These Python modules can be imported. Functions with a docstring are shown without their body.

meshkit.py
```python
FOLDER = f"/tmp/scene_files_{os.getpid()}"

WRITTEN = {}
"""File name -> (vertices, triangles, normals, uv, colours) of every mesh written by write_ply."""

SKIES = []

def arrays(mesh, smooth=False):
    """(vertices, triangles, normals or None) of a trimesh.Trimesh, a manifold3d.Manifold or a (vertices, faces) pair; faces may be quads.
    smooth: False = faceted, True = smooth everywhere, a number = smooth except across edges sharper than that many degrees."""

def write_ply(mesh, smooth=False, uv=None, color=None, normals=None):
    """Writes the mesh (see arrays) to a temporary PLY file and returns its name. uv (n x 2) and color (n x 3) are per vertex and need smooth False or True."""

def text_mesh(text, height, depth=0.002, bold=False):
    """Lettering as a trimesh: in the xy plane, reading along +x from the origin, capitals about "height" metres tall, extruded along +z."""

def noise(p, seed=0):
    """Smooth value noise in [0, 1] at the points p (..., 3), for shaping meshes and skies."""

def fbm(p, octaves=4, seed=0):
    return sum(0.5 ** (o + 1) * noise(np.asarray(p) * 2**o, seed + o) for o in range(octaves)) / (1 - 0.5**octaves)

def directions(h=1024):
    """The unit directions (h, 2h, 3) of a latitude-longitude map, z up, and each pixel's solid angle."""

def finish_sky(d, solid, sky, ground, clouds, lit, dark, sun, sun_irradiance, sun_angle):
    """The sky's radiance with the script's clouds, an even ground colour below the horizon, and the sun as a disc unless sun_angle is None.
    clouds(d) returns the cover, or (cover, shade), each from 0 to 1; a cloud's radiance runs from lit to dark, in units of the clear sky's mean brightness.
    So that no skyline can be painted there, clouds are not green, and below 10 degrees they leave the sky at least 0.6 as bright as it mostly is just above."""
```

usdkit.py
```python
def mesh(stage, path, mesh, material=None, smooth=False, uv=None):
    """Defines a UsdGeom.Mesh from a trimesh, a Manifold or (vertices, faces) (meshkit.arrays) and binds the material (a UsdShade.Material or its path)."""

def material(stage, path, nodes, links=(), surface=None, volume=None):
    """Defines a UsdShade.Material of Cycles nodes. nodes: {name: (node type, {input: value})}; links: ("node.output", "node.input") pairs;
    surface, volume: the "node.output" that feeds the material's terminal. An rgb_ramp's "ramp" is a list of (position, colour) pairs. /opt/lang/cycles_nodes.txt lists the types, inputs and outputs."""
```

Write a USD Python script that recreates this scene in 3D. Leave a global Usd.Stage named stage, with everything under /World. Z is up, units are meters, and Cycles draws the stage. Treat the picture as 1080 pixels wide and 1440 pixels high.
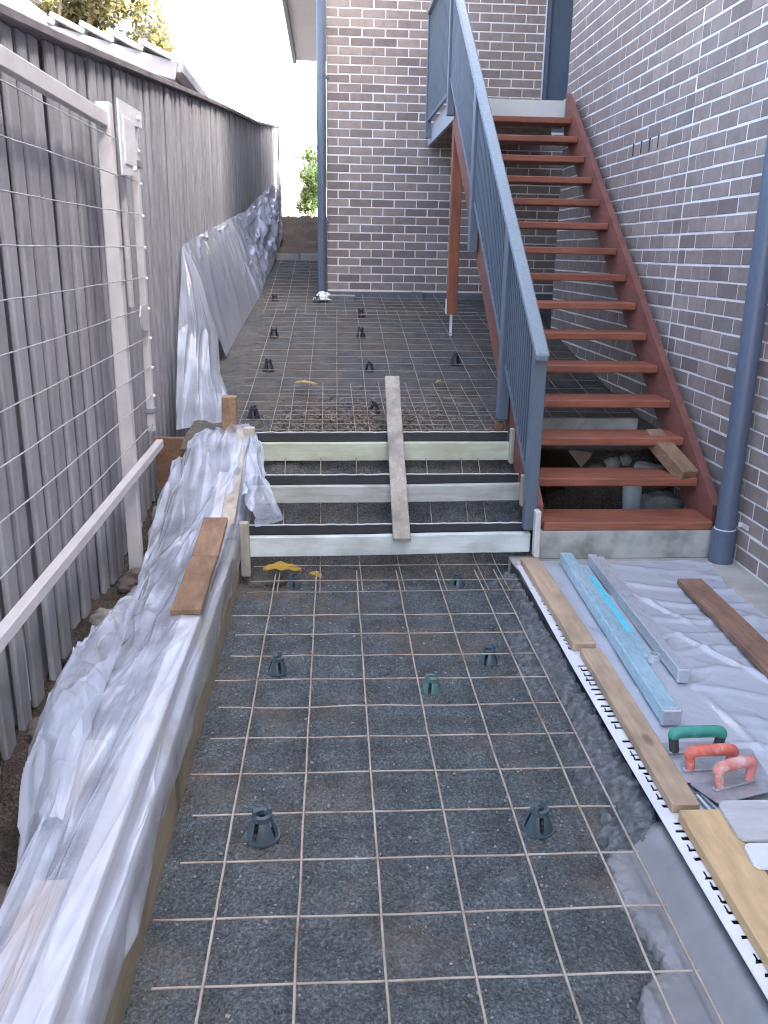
import math, random
import numpy as np, trimesh, usdkit, meshkit
from pxr import Usd, UsdGeom, UsdLux, UsdShade, Gf, Sdf
from shapely.geometry import Polygon, box as sbox
from scipy.spatial import Delaunay
from scipy.interpolate import LinearNDInterpolator, CubicSpline, PchipInterpolator

stage = Usd.Stage.CreateInMemory()
UsdGeom.SetStageUpAxis(stage, UsdGeom.Tokens.z); UsdGeom.SetStageMetersPerUnit(stage, 1.0)
UsdGeom.Xform.Define(stage, '/World'); UsdGeom.Scope.Define(stage, '/World/Looks')

# ------------------------------------------------------------------ camera
EYE = np.array([0, 0, 1.6]); PITCH, YAW, ROLL, FPX = 0.29385, 0.06936, 0.01686, 1202.4
fw = np.array([math.sin(YAW)*math.cos(PITCH), math.cos(YAW)*math.cos(PITCH), -math.sin(PITCH)])
r0 = np.array([math.cos(YAW), -math.sin(YAW), 0.0]); u0 = np.cross(r0, fw)
RT = math.cos(ROLL)*r0+math.sin(ROLL)*u0; UP = -math.sin(ROLL)*r0+math.cos(ROLL)*u0
cam = UsdGeom.Camera.Define(stage, '/World/camera')
M = Gf.Matrix4d(*[float(v) for v in (*RT, 0, *UP, 0, *(-fw), 0, *EYE, 1)])
cam.AddTransformOp().Set(M)
cam.CreateHorizontalApertureAttr(36.0); cam.CreateVerticalApertureAttr(48.0)
cam.CreateFocalLengthAttr(36.0*FPX/1080); cam.CreateClippingRangeAttr(Gf.Vec2f(0.05, 500))
cam.CreateExposureAttr(3.7)

# ------------------------------------------------------------------ sky and sun
SUN_EL = math.radians(43); SX, SY = 0.913, -0.407
sun_dir = np.array([SX*math.cos(SUN_EL), SY*math.cos(SUN_EL), math.sin(SUN_EL)])
usdkit.material(stage, '/World/Looks/sky', {
    'sky': ('sky_texture', {'sky_type': 'single_scattering', 'sun_disc': False, 'sun_elevation': SUN_EL, 'sun_rotation': math.atan2(SX, SY), 'aerosol_density': 5.0, 'air_density': .7, 'ozone_density': .4}),
    'veil': ('hsv', {'saturation': .84}), 'bg': ('background_shader', {'strength': 0.12})}, [('sky.color', 'veil.color'), ('veil.color', 'bg.color')], surface='bg.background')
dome = UsdLux.DomeLight.Define(stage, '/World/sky')
UsdShade.MaterialBindingAPI.Apply(dome.GetPrim()).Bind(UsdShade.Material.Get(stage, '/World/Looks/sky'))
dome.GetPrim().SetCustomDataByKey('kind', 'structure')
sun = UsdLux.DistantLight.Define(stage, '/World/sun')
sun.CreateNormalizeAttr(True); sun.CreateIntensityAttr(0.9); sun.CreateAngleAttr(0.5); sun.CreateColorAttr(Gf.Vec3f(1, .965, .92))
zx = sun_dir/np.linalg.norm(sun_dir); xx = np.cross([0, 0, 1], zx); xx /= np.linalg.norm(xx); yx = np.cross(zx, xx)
sun.AddTransformOp().Set(Gf.Matrix4d(*[float(v) for v in (*xx, 0, *yx, 0, *zx, 0, 0, 0, 30, 1)]))

# ------------------------------------------------------------------ helpers
used = {}
def numbered(parent, name):
    k = (parent, name); n = used.get(k, 0); used[k] = n+1
    return name if n == 0 else f'{name}_{n:03d}'
class T:
    def __init__(s, prim, o): s.prim, s.o = prim, np.asarray(o, float)
    @property
    def path(s): return str(s.prim.GetPath())
def setd(p, **kw):
    for k, v in kw.items():
        if v: p.SetCustomDataByKey(k, v)
def thing(name, label, cat, loc=(0, 0, 0), group=None, kind=None):
    x = UsdGeom.Xform.Define(stage, '/World/'+numbered('/World', name)); x.AddTranslateOp().Set(Gf.Vec3d(*map(float, loc)))
    p = x.GetPrim(); setd(p, label=label, category=cat, group=group, kind=kind)
    return T(p, loc)
def obj(name, mesh, mat, parent=None, smooth=False, label=None, cat=None, group=None, kind=None):
    o = parent.o if parent is not None else np.zeros(3)
    base = parent.path if parent is not None else '/World'
    if isinstance(mesh, (list, tuple)) and len(mesh) and isinstance(mesh[0], trimesh.Trimesh): mesh = trimesh.util.concatenate(mesh)
    v, f, n = meshkit.arrays(mesh, smooth)
    m = usdkit.mesh(stage, base+'/'+numbered(base, name), (v-o, f), MAT[mat] if isinstance(mat, str) else mat, smooth)
    p = m.GetPrim(); setd(p, label=label, category=cat, group=group, kind=kind)
    return T(p, o)
def copy_of(src, loc, rotz=0, label=None, group=None, tilt=0):
    was = src.prim.GetCustomData()
    x = UsdGeom.Xform.Define(stage, '/World/'+numbered('/World', src.prim.GetName()))
    x.GetPrim().GetReferences().AddInternalReference(src.prim.GetPath())
    x.ClearXformOpOrder()
    x.AddTransformOp(opSuffix='place').Set(Gf.Matrix4d().SetRotate(Gf.Rotation(Gf.Vec3d(1, 0, 0), tilt))*Gf.Matrix4d().SetRotate(Gf.Rotation(Gf.Vec3d(0, 0, 1), rotz))*Gf.Matrix4d().SetTranslate(Gf.Vec3d(*map(float, loc))))
    x.GetPrim().SetInstanceable(True)
    setd(x.GetPrim(), label=label or was['label'], category=was['category'], group=group or was.get('group'))
    return x.GetPrim()
TM = trimesh.Trimesh
def cat(l): return trimesh.util.concatenate(l)
def bx(x0, x1, y0, y1, z0, z1, c=0.003):
    """box with chamfered edges"""
    s = np.array([x1-x0, y1-y0, z1-z0], float); o = np.array([x0+x1, y0+y1, z0+z1])/2
    c = min(c, .3*s.min())
    if c <= 0: m = trimesh.creation.box(s); m.apply_translation(o); return m
    P = []
    for sx in (-1, 1):
        for sy in (-1, 1):
            for sz in (-1, 1):
                h = s/2*np.array([sx, sy, sz]); q = np.array([sx, sy, sz])*c
                for k in range(3):
                    p = h-q; p[k] = h[k]; P.append(p)
    m = trimesh.convex.convex_hull(np.array(P)); m.apply_translation(o); return m
def beam(a, b, w, h, c=.003, up=(0, 0, 1), seg=0, bow=0, seed=0):
    """rectangular bar between a and b: w across, h along up"""
    a, b = np.asarray(a, float), np.asarray(b, float); L = np.linalg.norm(b-a); d = (b-a)/L
    s = np.cross(d, up); s /= np.linalg.norm(s); u = np.cross(s, d)
    m = bx(-w/2, w/2, 0, L, -h/2, h/2, c)
    if seg: m = slice_long(m, seg)
    v = np.array(m.vertices)
    if seg and bow:
        g = np.random.default_rng(seed); ph = g.uniform(0, 6, 4)
        v[:, 2] += bow*np.sin(v[:, 1]/L*3.3+ph[0])+.4*bow*np.sin(v[:, 1]/L*9+ph[1]); v[:, 0] += bow*np.sin(v[:, 1]/L*2.6+ph[2])
        v += (meshkit.noise(v*30, seed)[:, None]-.5)*bow*.6
    m.vertices = a+v[:, :1]*s+v[:, 1:2]*d+v[:, 2:3]*u
    return m
def slice_long(m, seg):
    ys = np.linspace(m.bounds[0][1], m.bounds[1][1], seg+1)[1:-1]; parts = m
    for y in ys:
        parts = cat([trimesh.intersections.slice_mesh_plane(parts, [0, 1, 0], [0, y, 0]), trimesh.intersections.slice_mesh_plane(parts, [0, -1, 0], [0, y, 0])])
    parts.merge_vertices(); return parts
def tube(pts, r, n=6, caps=True):
    P = np.asarray(pts, float); N = len(P); r = np.broadcast_to(r, N)
    t = np.gradient(P, axis=0); t /= np.linalg.norm(t, axis=1, keepdims=True)
    ref = np.array([0, 0, 1.]) if abs(t[0][2]) < .9 else np.array([1., 0, 0]); V = []
    for i in range(N):
        s = np.cross(t[i], ref); s /= np.linalg.norm(s); u = np.cross(s, t[i]); a = np.arange(n)*2*np.pi/n
        V.append(P[i]+r[i]*(np.cos(a)[:, None]*s+np.sin(a)[:, None]*u)); ref = u
    V = np.concatenate(V); F = []
    for i in range(N-1):
        for k in range(n):
            a0, a1 = i*n+k, i*n+(k+1) % n; F += [[a0, a0+n, a1], [a1, a0+n, a1+n]]
    if caps:
        V = np.vstack([V, P[0], P[-1]]); c0, c1 = N*n, N*n+1
        for k in range(n): F += [[c0, k, (k+1) % n], [c1, (N-1)*n+(k+1) % n, (N-1)*n+k]]
    m = TM(V, F, process=False); m.fix_normals(); return m
def prism_x(poly, x0, x1):
    """polygon in (y,z) extruded along x"""
    m = trimesh.creation.extrude_polygon(Polygon(poly), x1-x0, engine='earcut'); v = np.array(m.vertices)
    m.vertices = np.stack([x0+v[:, 2], v[:, 0], v[:, 1]], 1); m.fix_normals(); return m
def prism_z(poly, z0, z1):
    if hasattr(poly, 'geoms'): poly = max(poly.geoms, key=lambda q: q.area)
    m = trimesh.creation.extrude_polygon(poly if hasattr(poly, 'exterior') else Polygon(poly), z1-z0, engine='earcut'); m.apply_translation([0, 0, z0]); return m
def grid(fn, us, vs, solid=0):
    U, W = np.meshgrid(us, vs, indexing='ij'); P = fn(U, W).reshape(-1, 3); nu, nv = len(us), len(vs)
    i = np.arange(nu*nv).reshape(nu, nv); a, b, c, d = i[:-1, :-1].ravel(), i[1:, :-1].ravel(), i[1:, 1:].ravel(), i[:-1, 1:].ravel()
    return TM(P, np.vstack([np.stack([a, b, c], 1), np.stack([a, c, d], 1)]), process=False)
def smoothstep(a, b, x):
    t = np.clip((x-a)/(b-a), 0, 1); return t*t*(3-2*t)
def inview(p, pad=20):
    d = np.asarray(p)-EYE; z = d@fw
    if z < .2: return False
    x, y = 540+FPX*(d@RT)/z, 720-FPX*(d@UP)/z
    return -pad < x < 1080+pad and -pad < y < 1440+pad

# ------------------------------------------------------------------ materials
MAT = {}
def mk(name, nodes, links, surface='p.BSDF'):
    MAT[name] = usdkit.material(stage, '/World/Looks/'+name, nodes, links, surface=surface); return MAT[name]
def ramp(*st): return {'ramp': [(p, c if np.ndim(c) else (c, c, c)) for p, c in st]}
def simple(name, stops, scale=8, detail=5, rough=.7, bump=.15, bscale=60, bdist=.004, metallic=0, spec=.5, sc3=(1, 1, 1), rvar=0, coat=0, world=True, distort=0, bdetail=4):
    """noise-coloured principled surface with a fine relief and some variation from object to object"""
    n = {'tc': ('geometry', {}) if world else ('texture_coordinate', {}), 'm': ('mapping', {'scale': sc3}),
         'n': ('noise_texture', {'scale': scale, 'detail': detail, 'roughness': .6, 'distortion': distort}), 'r': ('rgb_ramp', ramp(*stops)),
         'o': ('object_info', {}), 'ov': ('map_range', {'from_min': 0, 'from_max': 1, 'to_min': 1-rvar, 'to_max': 1+rvar}), 'mul': ('hsv', {}),
         'bn': ('noise_texture', {'scale': bscale, 'detail': bdetail, 'roughness': .65}), 'b': ('bump', {'strength': bump, 'distance': bdist}),
         'rr': ('map_range', {'from_min': .25, 'from_max': .75, 'to_min': max(.02, rough-.12), 'to_max': min(1, rough+.12)}),
         'p': ('principled_bsdf', {'metallic': metallic, 'specular_ior_level': spec, 'coat_weight': coat})}
    src = 'tc.position' if world else 'tc.object'
    l = [(src, 'm.vector'), ('m.vector', 'n.vector'), ('m.vector', 'bn.vector'), ('n.fac', 'r.fac'), ('o.random', 'ov.value'), ('ov.result', 'mul.value'), ('r.color', 'mul.color'),
         ('mul.color', 'p.base_color'), ('bn.fac', 'b.height'), ('b.normal', 'p.normal'), ('bn.fac', 'rr.value'), ('rr.result', 'p.roughness')]
    return mk(name, n, l)
def wood(name, stops, axis, rough=.65, bump=.25, rvar=.12, stain=None, stain_amt=.5, gscale=26, knots=True):
    """timber: grain stretched along axis, blotches, stains and knots"""
    s = [1., 1., 1.]; s[axis] = .06
    s2 = [1., 1., 1.]; s2[axis] = .45; s3 = list(s2); s3[2] = .02 if axis != 2 else s3[2]; s3[axis] = .4
    stain = stain or tuple(.45*c for c in stops[0][1])
    n = {'tc': ('geometry', {}), 'o': ('object_info', {}), 'off': ('combine_xyz', {}), 'om': ('math', {'math_type': 'multiply', 'value2': 13.0}), 'add': ('mix_color', {'blend_type': 'add', 'fac': 1., 'use_clamp': False}),
         'm': ('mapping', {'scale': s}), 'g': ('noise_texture', {'scale': gscale*2.2, 'detail': 6, 'roughness': .65, 'distortion': .6}), 'r': ('rgb_ramp', ramp(*stops)),
         'm2': ('mapping', {'scale': s2}), 'bl': ('noise_texture', {'scale': 9, 'detail': 6, 'roughness': .62}), 'br': ('rgb_ramp', ramp((.42, 0.), (.66, stain_amt))), 'mx': ('mix_color', {'b': stain}),
         'm3': ('mapping', {'scale': s3}), 'kv': ('voronoi_texture', {'scale': 5.5}), 'kr': ('rgb_ramp', ramp((0, .85), (.07, .65), (.11, 0.))), 'mk': ('mix_color', {'b': tuple(.35*c for c in stops[0][1])}),
         'ov': ('map_range', {'to_min': 1-rvar, 'to_max': 1+rvar}), 'h': ('hsv', {}), 'b': ('bump', {'strength': bump, 'distance': .0035}), 'p': ('principled_bsdf', {'roughness': rough, 'specular_ior_level': .35})}
    l = [('o.random', 'om.value1'), ('om.value', 'off.x'), ('om.value', 'off.y'), ('om.value', 'off.z'), ('tc.position', 'add.a'), ('off.vector', 'add.b'), ('add.result', 'm.vector'), ('m.vector', 'g.vector'), ('g.fac', 'r.fac'),
         ('add.result', 'm2.vector'), ('m2.vector', 'bl.vector'), ('bl.fac', 'br.fac'), ('br.color', 'mx.fac'), ('r.color', 'mx.a'), ('add.result', 'm3.vector'), ('m3.vector', 'kv.vector'), ('kv.distance', 'kr.fac'), ('kr.color', 'mk.fac'), ('mx.result', 'mk.a'),
         ('o.random', 'ov.value'), ('ov.result', 'h.value'), ('mk.result' if knots else 'mx.result', 'h.color'), ('h.color', 'p.base_color'), ('g.fac', 'b.height'), ('b.normal', 'p.normal')]
    return mk(name, n, l)

# brick: mauve-grey, a little different from brick to brick
mk('brick', {'g': ('geometry', {}), 'o': ('object_info', {}), 'a': ('math', {'math_type': 'add'}), 'f': ('math', {'math_type': 'fraction'}),
    'r': ('rgb_ramp', ramp((0, (.158, .127, .117)), (.3, (.206, .166, .151)), (.7, (.234, .190, .170)), (1, (.28, .23, .20)))),
    'n': ('noise_texture', {'scale': 14, 'detail': 6, 'roughness': .65}), 'nr': ('rgb_ramp', ramp((.3, .82), (.7, 1.14))), 'm': ('mix_color', {'blend_type': 'multiply', 'fac': 1.0, 'use_clamp': False}),
    'st': ('noise_texture', {'scale': 2.2, 'detail': 5}), 'sr': ('rgb_ramp', ramp((.55, 0.), (.72, .28))), 'sm': ('mix_color', {'b': (.30, .28, .27)}),
    'bn': ('noise_texture', {'scale': 190, 'detail': 4, 'roughness': .7}), 'b': ('bump', {'strength': .35, 'distance': .003}), 'p': ('principled_bsdf', {'roughness': .78, 'specular_ior_level': .4})},
   [('g.random_per_island', 'a.value1'), ('o.random', 'a.value2'), ('a.value', 'f.value1'), ('f.value', 'r.fac'), ('g.position', 'n.vector'), ('n.fac', 'nr.fac'), ('r.color', 'm.a'), ('nr.color', 'm.b'),
    ('g.position', 'st.vector'), ('st.fac', 'sr.fac'), ('sr.color', 'sm.fac'), ('m.result', 'sm.a'), ('sm.result', 'p.base_color'), ('g.position', 'bn.vector'), ('bn.fac', 'b.height'), ('b.normal', 'p.normal')])
simple('mortar', [(.3, (.58, .56, .55)), (.7, (.74, .72, .70))], scale=9, rough=.9, bump=.5, bscale=160, bdist=.003)
simple('concrete', [(.3, (.27, .25, .22)), (.55, (.38, .355, .31)), (.75, (.46, .43, .38))], scale=5, rough=.85, bump=.3, bscale=110)
simple('concrete_board', [(.3, (.20, .20, .175)), (.5, (.34, .34, .30)), (.75, (.46, .45, .40))], scale=7, rough=.85, bump=.3, bscale=90)
simple('dark_concrete', [(.3, (.085, .088, .095)), (.7, (.14, .14, .145))], scale=6, rough=.85, bump=.4, bscale=110)
# gravel and crusher dust: dark, speckled, with damp and earthy patches
def gravelmat(name, base, speck, earth, e0=.5, e1=.66, scale=1.7):
    mk(name, {'g': ('geometry', {}), 'n1': ('noise_texture', {'scale': 105, 'detail': 5, 'roughness': .8}), 'r1': ('rgb_ramp', ramp((.34, tuple(.42*c for c in base)), (.46, tuple(.82*c for c in base)), (.56, speck), (.67, tuple(1.7*c for c in speck)))),
        'n2': ('noise_texture', {'scale': scale, 'detail': 7, 'roughness': .66}), 'r2': ('rgb_ramp', ramp((e0, 0.), (e1, .8))), 'm': ('mix_color', {'b': earth}),
        'n3': ('noise_texture', {'scale': 7, 'detail': 5, 'roughness': .6}), 'r3': ('rgb_ramp', ramp((.3, .65), (.7, 1.25))), 'mu': ('mix_color', {'blend_type': 'multiply', 'fac': 1., 'use_clamp': False}),
        'v': ('voronoi_texture', {'scale': 105}), 'b': ('bump', {'strength': .9, 'distance': .008}), 'p': ('principled_bsdf', {'roughness': .82, 'specular_ior_level': .35})},
       [('g.position', 'n1.vector'), ('n1.fac', 'r1.fac'), ('g.position', 'n2.vector'), ('n2.fac', 'r2.fac'), ('r2.color', 'm.fac'), ('r1.color', 'm.a'), ('g.position', 'n3.vector'), ('n3.fac', 'r3.fac'),
        ('m.result', 'mu.a'), ('r3.color', 'mu.b'), ('mu.result', 'p.base_color'), ('g.position', 'v.vector'), ('v.distance', 'b.height'), ('b.normal', 'p.normal')])
gravelmat('gravel', (.076, .087, .091), (.108, .122, .126), (.122, .097, .078))
gravelmat('ramp_gravel', (.088, .089, .087), (.122, .123, .119), (.125, .102, .08), .43, .62)
gravelmat('soil', (.050, .038, .030), (.085, .065, .05), (.035, .027, .022))
simple('slurry', [(.3, (.15, .153, .155)), (.5, (.19, .19, .19)), (.7, (.225, .222, .22))], scale=7, rough=.40, bump=.15, bscale=40, spec=.5)
simple('clump', [(.32, (.05, .056, .06)), (.5, (.095, .102, .106)), (.68, (.175, .18, .182))], scale=40, rough=.8, bump=.7, bscale=170, bdist=.006, bdetail=6)
wood('paling', [(.25, (.225, .226, .242)), (.5, (.265, .266, .284)), (.75, (.30, .302, .322))], 2, rough=.85, bump=.35, rvar=.10, stain=(.16, .15, .155), stain_amt=.5, knots=False)
wood('fence_cap', [(.25, (.11, .10, .105)), (.75, (.20, .185, .185))], 1, rough=.85, bump=.4)
wood('red_timber_x', [(.25, (.17, .054, .033)), (.55, (.26, .088, .050)), (.8, (.36, .145, .082))], 0, rough=.5, bump=.2, rvar=.10, stain=(.10, .036, .027), stain_amt=.5, knots=False)
wood('red_timber_y', [(.25, (.145, .052, .042)), (.75, (.215, .086, .066))], 1, rough=.55, bump=.2, rvar=.05, stain=(.09, .035, .03), stain_amt=.5, knots=False)
wood('orange_timber', [(.25, (.22, .070, .036)), (.75, (.32, .115, .06))], 2, rough=.5, bump=.15, knots=False)
wood('pine', [(.25, (.37, .255, .17)), (.6, (.47, .345, .235)), (.8, (.55, .43, .31))], 1, rough=.65, stain=(.24, .175, .11), stain_amt=.75)
wood('fresh_pine', [(.25, (.46, .30, .15)), (.6, (.55, .385, .205)), (.8, (.61, .45, .26))], 1, rough=.6, stain=(.30, .20, .10), stain_amt=.6)
wood('brown_board', [(.25, (.20, .115, .065)), (.6, (.30, .185, .11)), (.8, (.37, .24, .15))], 1, rough=.7, stain=(.12, .07, .045), stain_amt=.7)
wood('dark_plank', [(.25, (.15, .08, .05)), (.6, (.24, .14, .09)), (.8, (.30, .19, .12))], 1, rough=.75, stain=(.09, .05, .035), stain_amt=.7)
wood('grey_timber', [(.25, (.30, .265, .215)), (.6, (.43, .385, .32)), (.8, (.52, .47, .40))], 1, rough=.8, stain=(.17, .15, .125), stain_amt=.7)
wood('stake_timber', [(.25, (.36, .325, .26)), (.6, (.48, .44, .36)), (.8, (.56, .52, .43))], 2, rough=.8, stain=(.24, .21, .16), stain_amt=.7)
wood('white_timber', [(.25, (.50, .455, .39)), (.75, (.66, .61, .54))], 1, rough=.7, stain=(.33, .29, .24), stain_amt=.6)
wood('form_timber', [(.25, (.25, .215, .14)), (.75, (.36, .315, .215))], 1, rough=.8, stain=(.16, .13, .085), stain_amt=.7)
def painted(name, stops, stain, axis=0):
    wood(name, stops, axis, rough=.6, bump=.35, rvar=.0, stain=stain, stain_amt=.65, gscale=18)
painted('painted_green', [(.3, (.47, .50, .37)), (.7, (.60, .62, .48))], (.36, .34, .22))
painted('painted_grey', [(.3, (.38, .385, .34)), (.7, (.52, .52, .465))], (.27, .25, .20))
painted('painted_white', [(.3, (.52, .56, .53)), (.7, (.66, .70, .665))], (.33, .34, .31))
painted('peg_paint', [(.3, (.60, .56, .53)), (.7, (.72, .68, .65))], (.4, .36, .33), 2)
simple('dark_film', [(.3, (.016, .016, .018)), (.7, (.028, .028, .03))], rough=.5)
simple('void', [(.3, (.02, .018, .017)), (.7, (.04, .036, .033))], rough=.95)
simple('steel_blue', [(.3, (.075, .100, .128)), (.7, (.092, .120, .15))], scale=3, rough=.38, bump=.05, bscale=30, sc3=(1, 1, .2), rvar=.05)
simple('rail_blue', [(.3, (.15, .185, .215)), (.7, (.18, .22, .25))], scale=3, rough=.33, bump=.04)
simple('door_blue', [(.3, (.075, .11, .155)), (.7, (.09, .13, .18))], scale=3, rough=.35, bump=.03)
simple('fascia_blue', [(.3, (.30, .325, .35)), (.7, (.36, .385, .41))], scale=3, rough=.5)
simple('landing_board', [(.3, (.44, .47, .45)), (.7, (.54, .56, .53))], scale=3, rough=.6)
simple('pipe_blue', [(.3, (.066, .086, .122)), (.7, (.082, .105, .145))], scale=4, rough=.36, bump=.03, sc3=(1, 1, .3))
simple('galv_white', [(.3, (.48, .46, .46)), (.7, (.58, .56, .56))], scale=6, rough=.45, metallic=.15, bump=.06)
simple('galv_bright', [(.3, (.60, .61, .62)), (.7, (.72, .73, .73))], scale=6, rough=.4, metallic=.15, bump=.05)
simple('wire', [(.28, (.22, .115, .06)), (.40, (.30, .235, .18)), (.6, (.40, .345, .285)), (.75, (.50, .45, .39))], scale=9, rough=.7, metallic=.1, bump=.2, bscale=300, bdist=.001)
simple('wire_dull', [(.28, (.19, .11, .065)), (.42, (.26, .21, .165)), (.6, (.34, .295, .25)), (.75, (.42, .375, .33))], scale=9, rough=.75, metallic=.1, bump=.2, bscale=300, bdist=.001)
simple('gate_wire', [(.3, (.36, .36, .37)), (.7, (.5, .5, .5))], rough=.45, metallic=.3)
simple('rail_wire', [(.3, (.42, .42, .41)), (.7, (.6, .6, .58))], rough=.6)
simple('chair_dark', [(.3, (.040, .060, .072)), (.7, (.065, .09, .104))], scale=10, rough=.4, bump=.1)
simple('chair_green', [(.3, (.06, .13, .125)), (.7, (.10, .19, .175))], scale=10, rough=.4, bump=.1)
simple('chair_black', [(.3, (.018, .02, .024)), (.7, (.03, .032, .036))], scale=10, rough=.45, bump=.1)
simple('alu_cyan', [(.3, (.30, .44, .50)), (.5, (.36, .55, .62)), (.7, (.46, .62, .68))], scale=6, rough=.3, metallic=.35, bump=.06, sc3=(1, .3, 1))
simple('film_cyan', [(.25, (.30, .48, .54)), (.5, (.10, .50, .60)), (.7, (.16, .58, .68)), (.85, (.40, .62, .68))], scale=7, rough=.3, sc3=(1, .3, 1))
simple('alu_grey', [(.3, (.40, .43, .46)), (.6, (.50, .53, .56)), (.8, (.60, .63, .65))], scale=6, rough=.35, metallic=.4, bump=.08, sc3=(1, .3, 1))
simple('steel_blade', [(.3, (.30, .31, .33)), (.55, (.44, .45, .47)), (.75, (.55, .56, .58))], scale=13, rough=.38, metallic=.45, bump=.2, bscale=50)
simple('float_grey', [(.3, (.36, .35, .34)), (.6, (.46, .45, .44)), (.8, (.56, .55, .54))], scale=11, rough=.6, bump=.25, bscale=50, sc3=(.4, 2, 1))
simple('green_rubber', [(.3, (.028, .19, .145)), (.6, (.045, .26, .20)), (.75, (.16, .30, .26))], scale=26, rough=.5, bump=.1)
simple('red_rubber', [(.35, (.48, .10, .07)), (.58, (.58, .15, .105)), (.68, (.60, .34, .28)), (.8, (.5, .42, .38))], scale=26, rough=.5, bump=.1)
simple('pink_rubber', [(.3, (.45, .14, .12)), (.55, (.56, .22, .19)), (.68, (.56, .40, .36)), (.8, (.48, .42, .40))], scale=30, rough=.6, bump=.2)
simple('black_rubber', [(.3, (.03, .035, .035)), (.7, (.05, .055, .055))], rough=.6)
simple('pvc', [(.3, (.36, .42, .43)), (.7, (.48, .53, .53))], scale=8, rough=.4)
simple('rubble', [(.3, (.16, .155, .14)), (.7, (.32, .31, .28))], scale=12, rough=.95, bump=.7, bscale=50, bdist=.01)
simple('stone', [(.3, (.075, .06, .052)), (.7, (.15, .12, .105))], scale=9, rough=.9, bump=.6, bscale=40, bdist=.01)
simple('sandstone', [(.3, (.24, .235, .225)), (.7, (.36, .35, .33))], scale=6, rough=.9, bump=.4)
simple('pale_wall', [(.3, (.74, .72, .68)), (.7, (.80, .78, .74))], scale=3, rough=.8)
simple('window_grey', [(.3, (.28, .28, .29)), (.7, (.34, .34, .35))], scale=3, rough=.5)
simple('roof_tile', [(.3, (.15, .16, .175)), (.7, (.23, .24, .255))], scale=4, rough=.5)
simple('tile_verge', [(.3, (.50, .54, .56)), (.7, (.62, .66, .67))], scale=5, rough=.6)
simple('barge', [(.3, (.17, .17, .19)), (.7, (.24, .24, .26))], scale=3, rough=.6)
simple('eave_paint', [(.3, (.45, .44, .47)), (.7, (.52, .51, .54))], scale=3, rough=.5)
simple('cloth_white', [(.3, (.7, .7, .7)), (.7, (.8, .8, .8))], scale=20, rough=.8, bump=.3)
simple('chips', [(.3, (.10, .072, .05)), (.5, (.22, .165, .115)), (.66, (.36, .29, .22)), (.8, (.52, .45, .37))], scale=60, rough=.8, rvar=.3)
simple('terrain', [(.3, (.13, .095, .065)), (.7, (.24, .18, .13))], scale=1.5, rough=.95, bump=.5, bscale=20, bdist=.02)
simple('bark', [(.3, (.10, .08, .06)), (.7, (.20, .16, .12))], scale=12, rough=.9, sc3=(1, 1, .3))
simple('slate_lid', [(.3, (.10, .11, .12)), (.7, (.17, .18, .19))], rough=.6)
def leafmat(name, c0, c1, tr):
    mk(name, {'g': ('geometry', {}), 'r': ('rgb_ramp', ramp((0, c0), (1, c1))), 'd': ('principled_bsdf', {'roughness': .55, 'specular_ior_level': .4}), 't': ('translucent_bsdf', {'color': tr}), 'x': ('mix_closure', {'fac': .4})},
       [('g.random_per_island', 'r.fac'), ('r.color', 'd.base_color'), ('d.BSDF', 'x.closure1'), ('t.BSDF', 'x.closure2')], surface='x.closure')
leafmat('leaf_olive', (.09, .09, .045), (.17, .16, .08), (.22, .20, .08))
leafmat('leaf_green', (.035, .06, .02), (.09, .12, .045), (.10, .16, .04))
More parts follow.
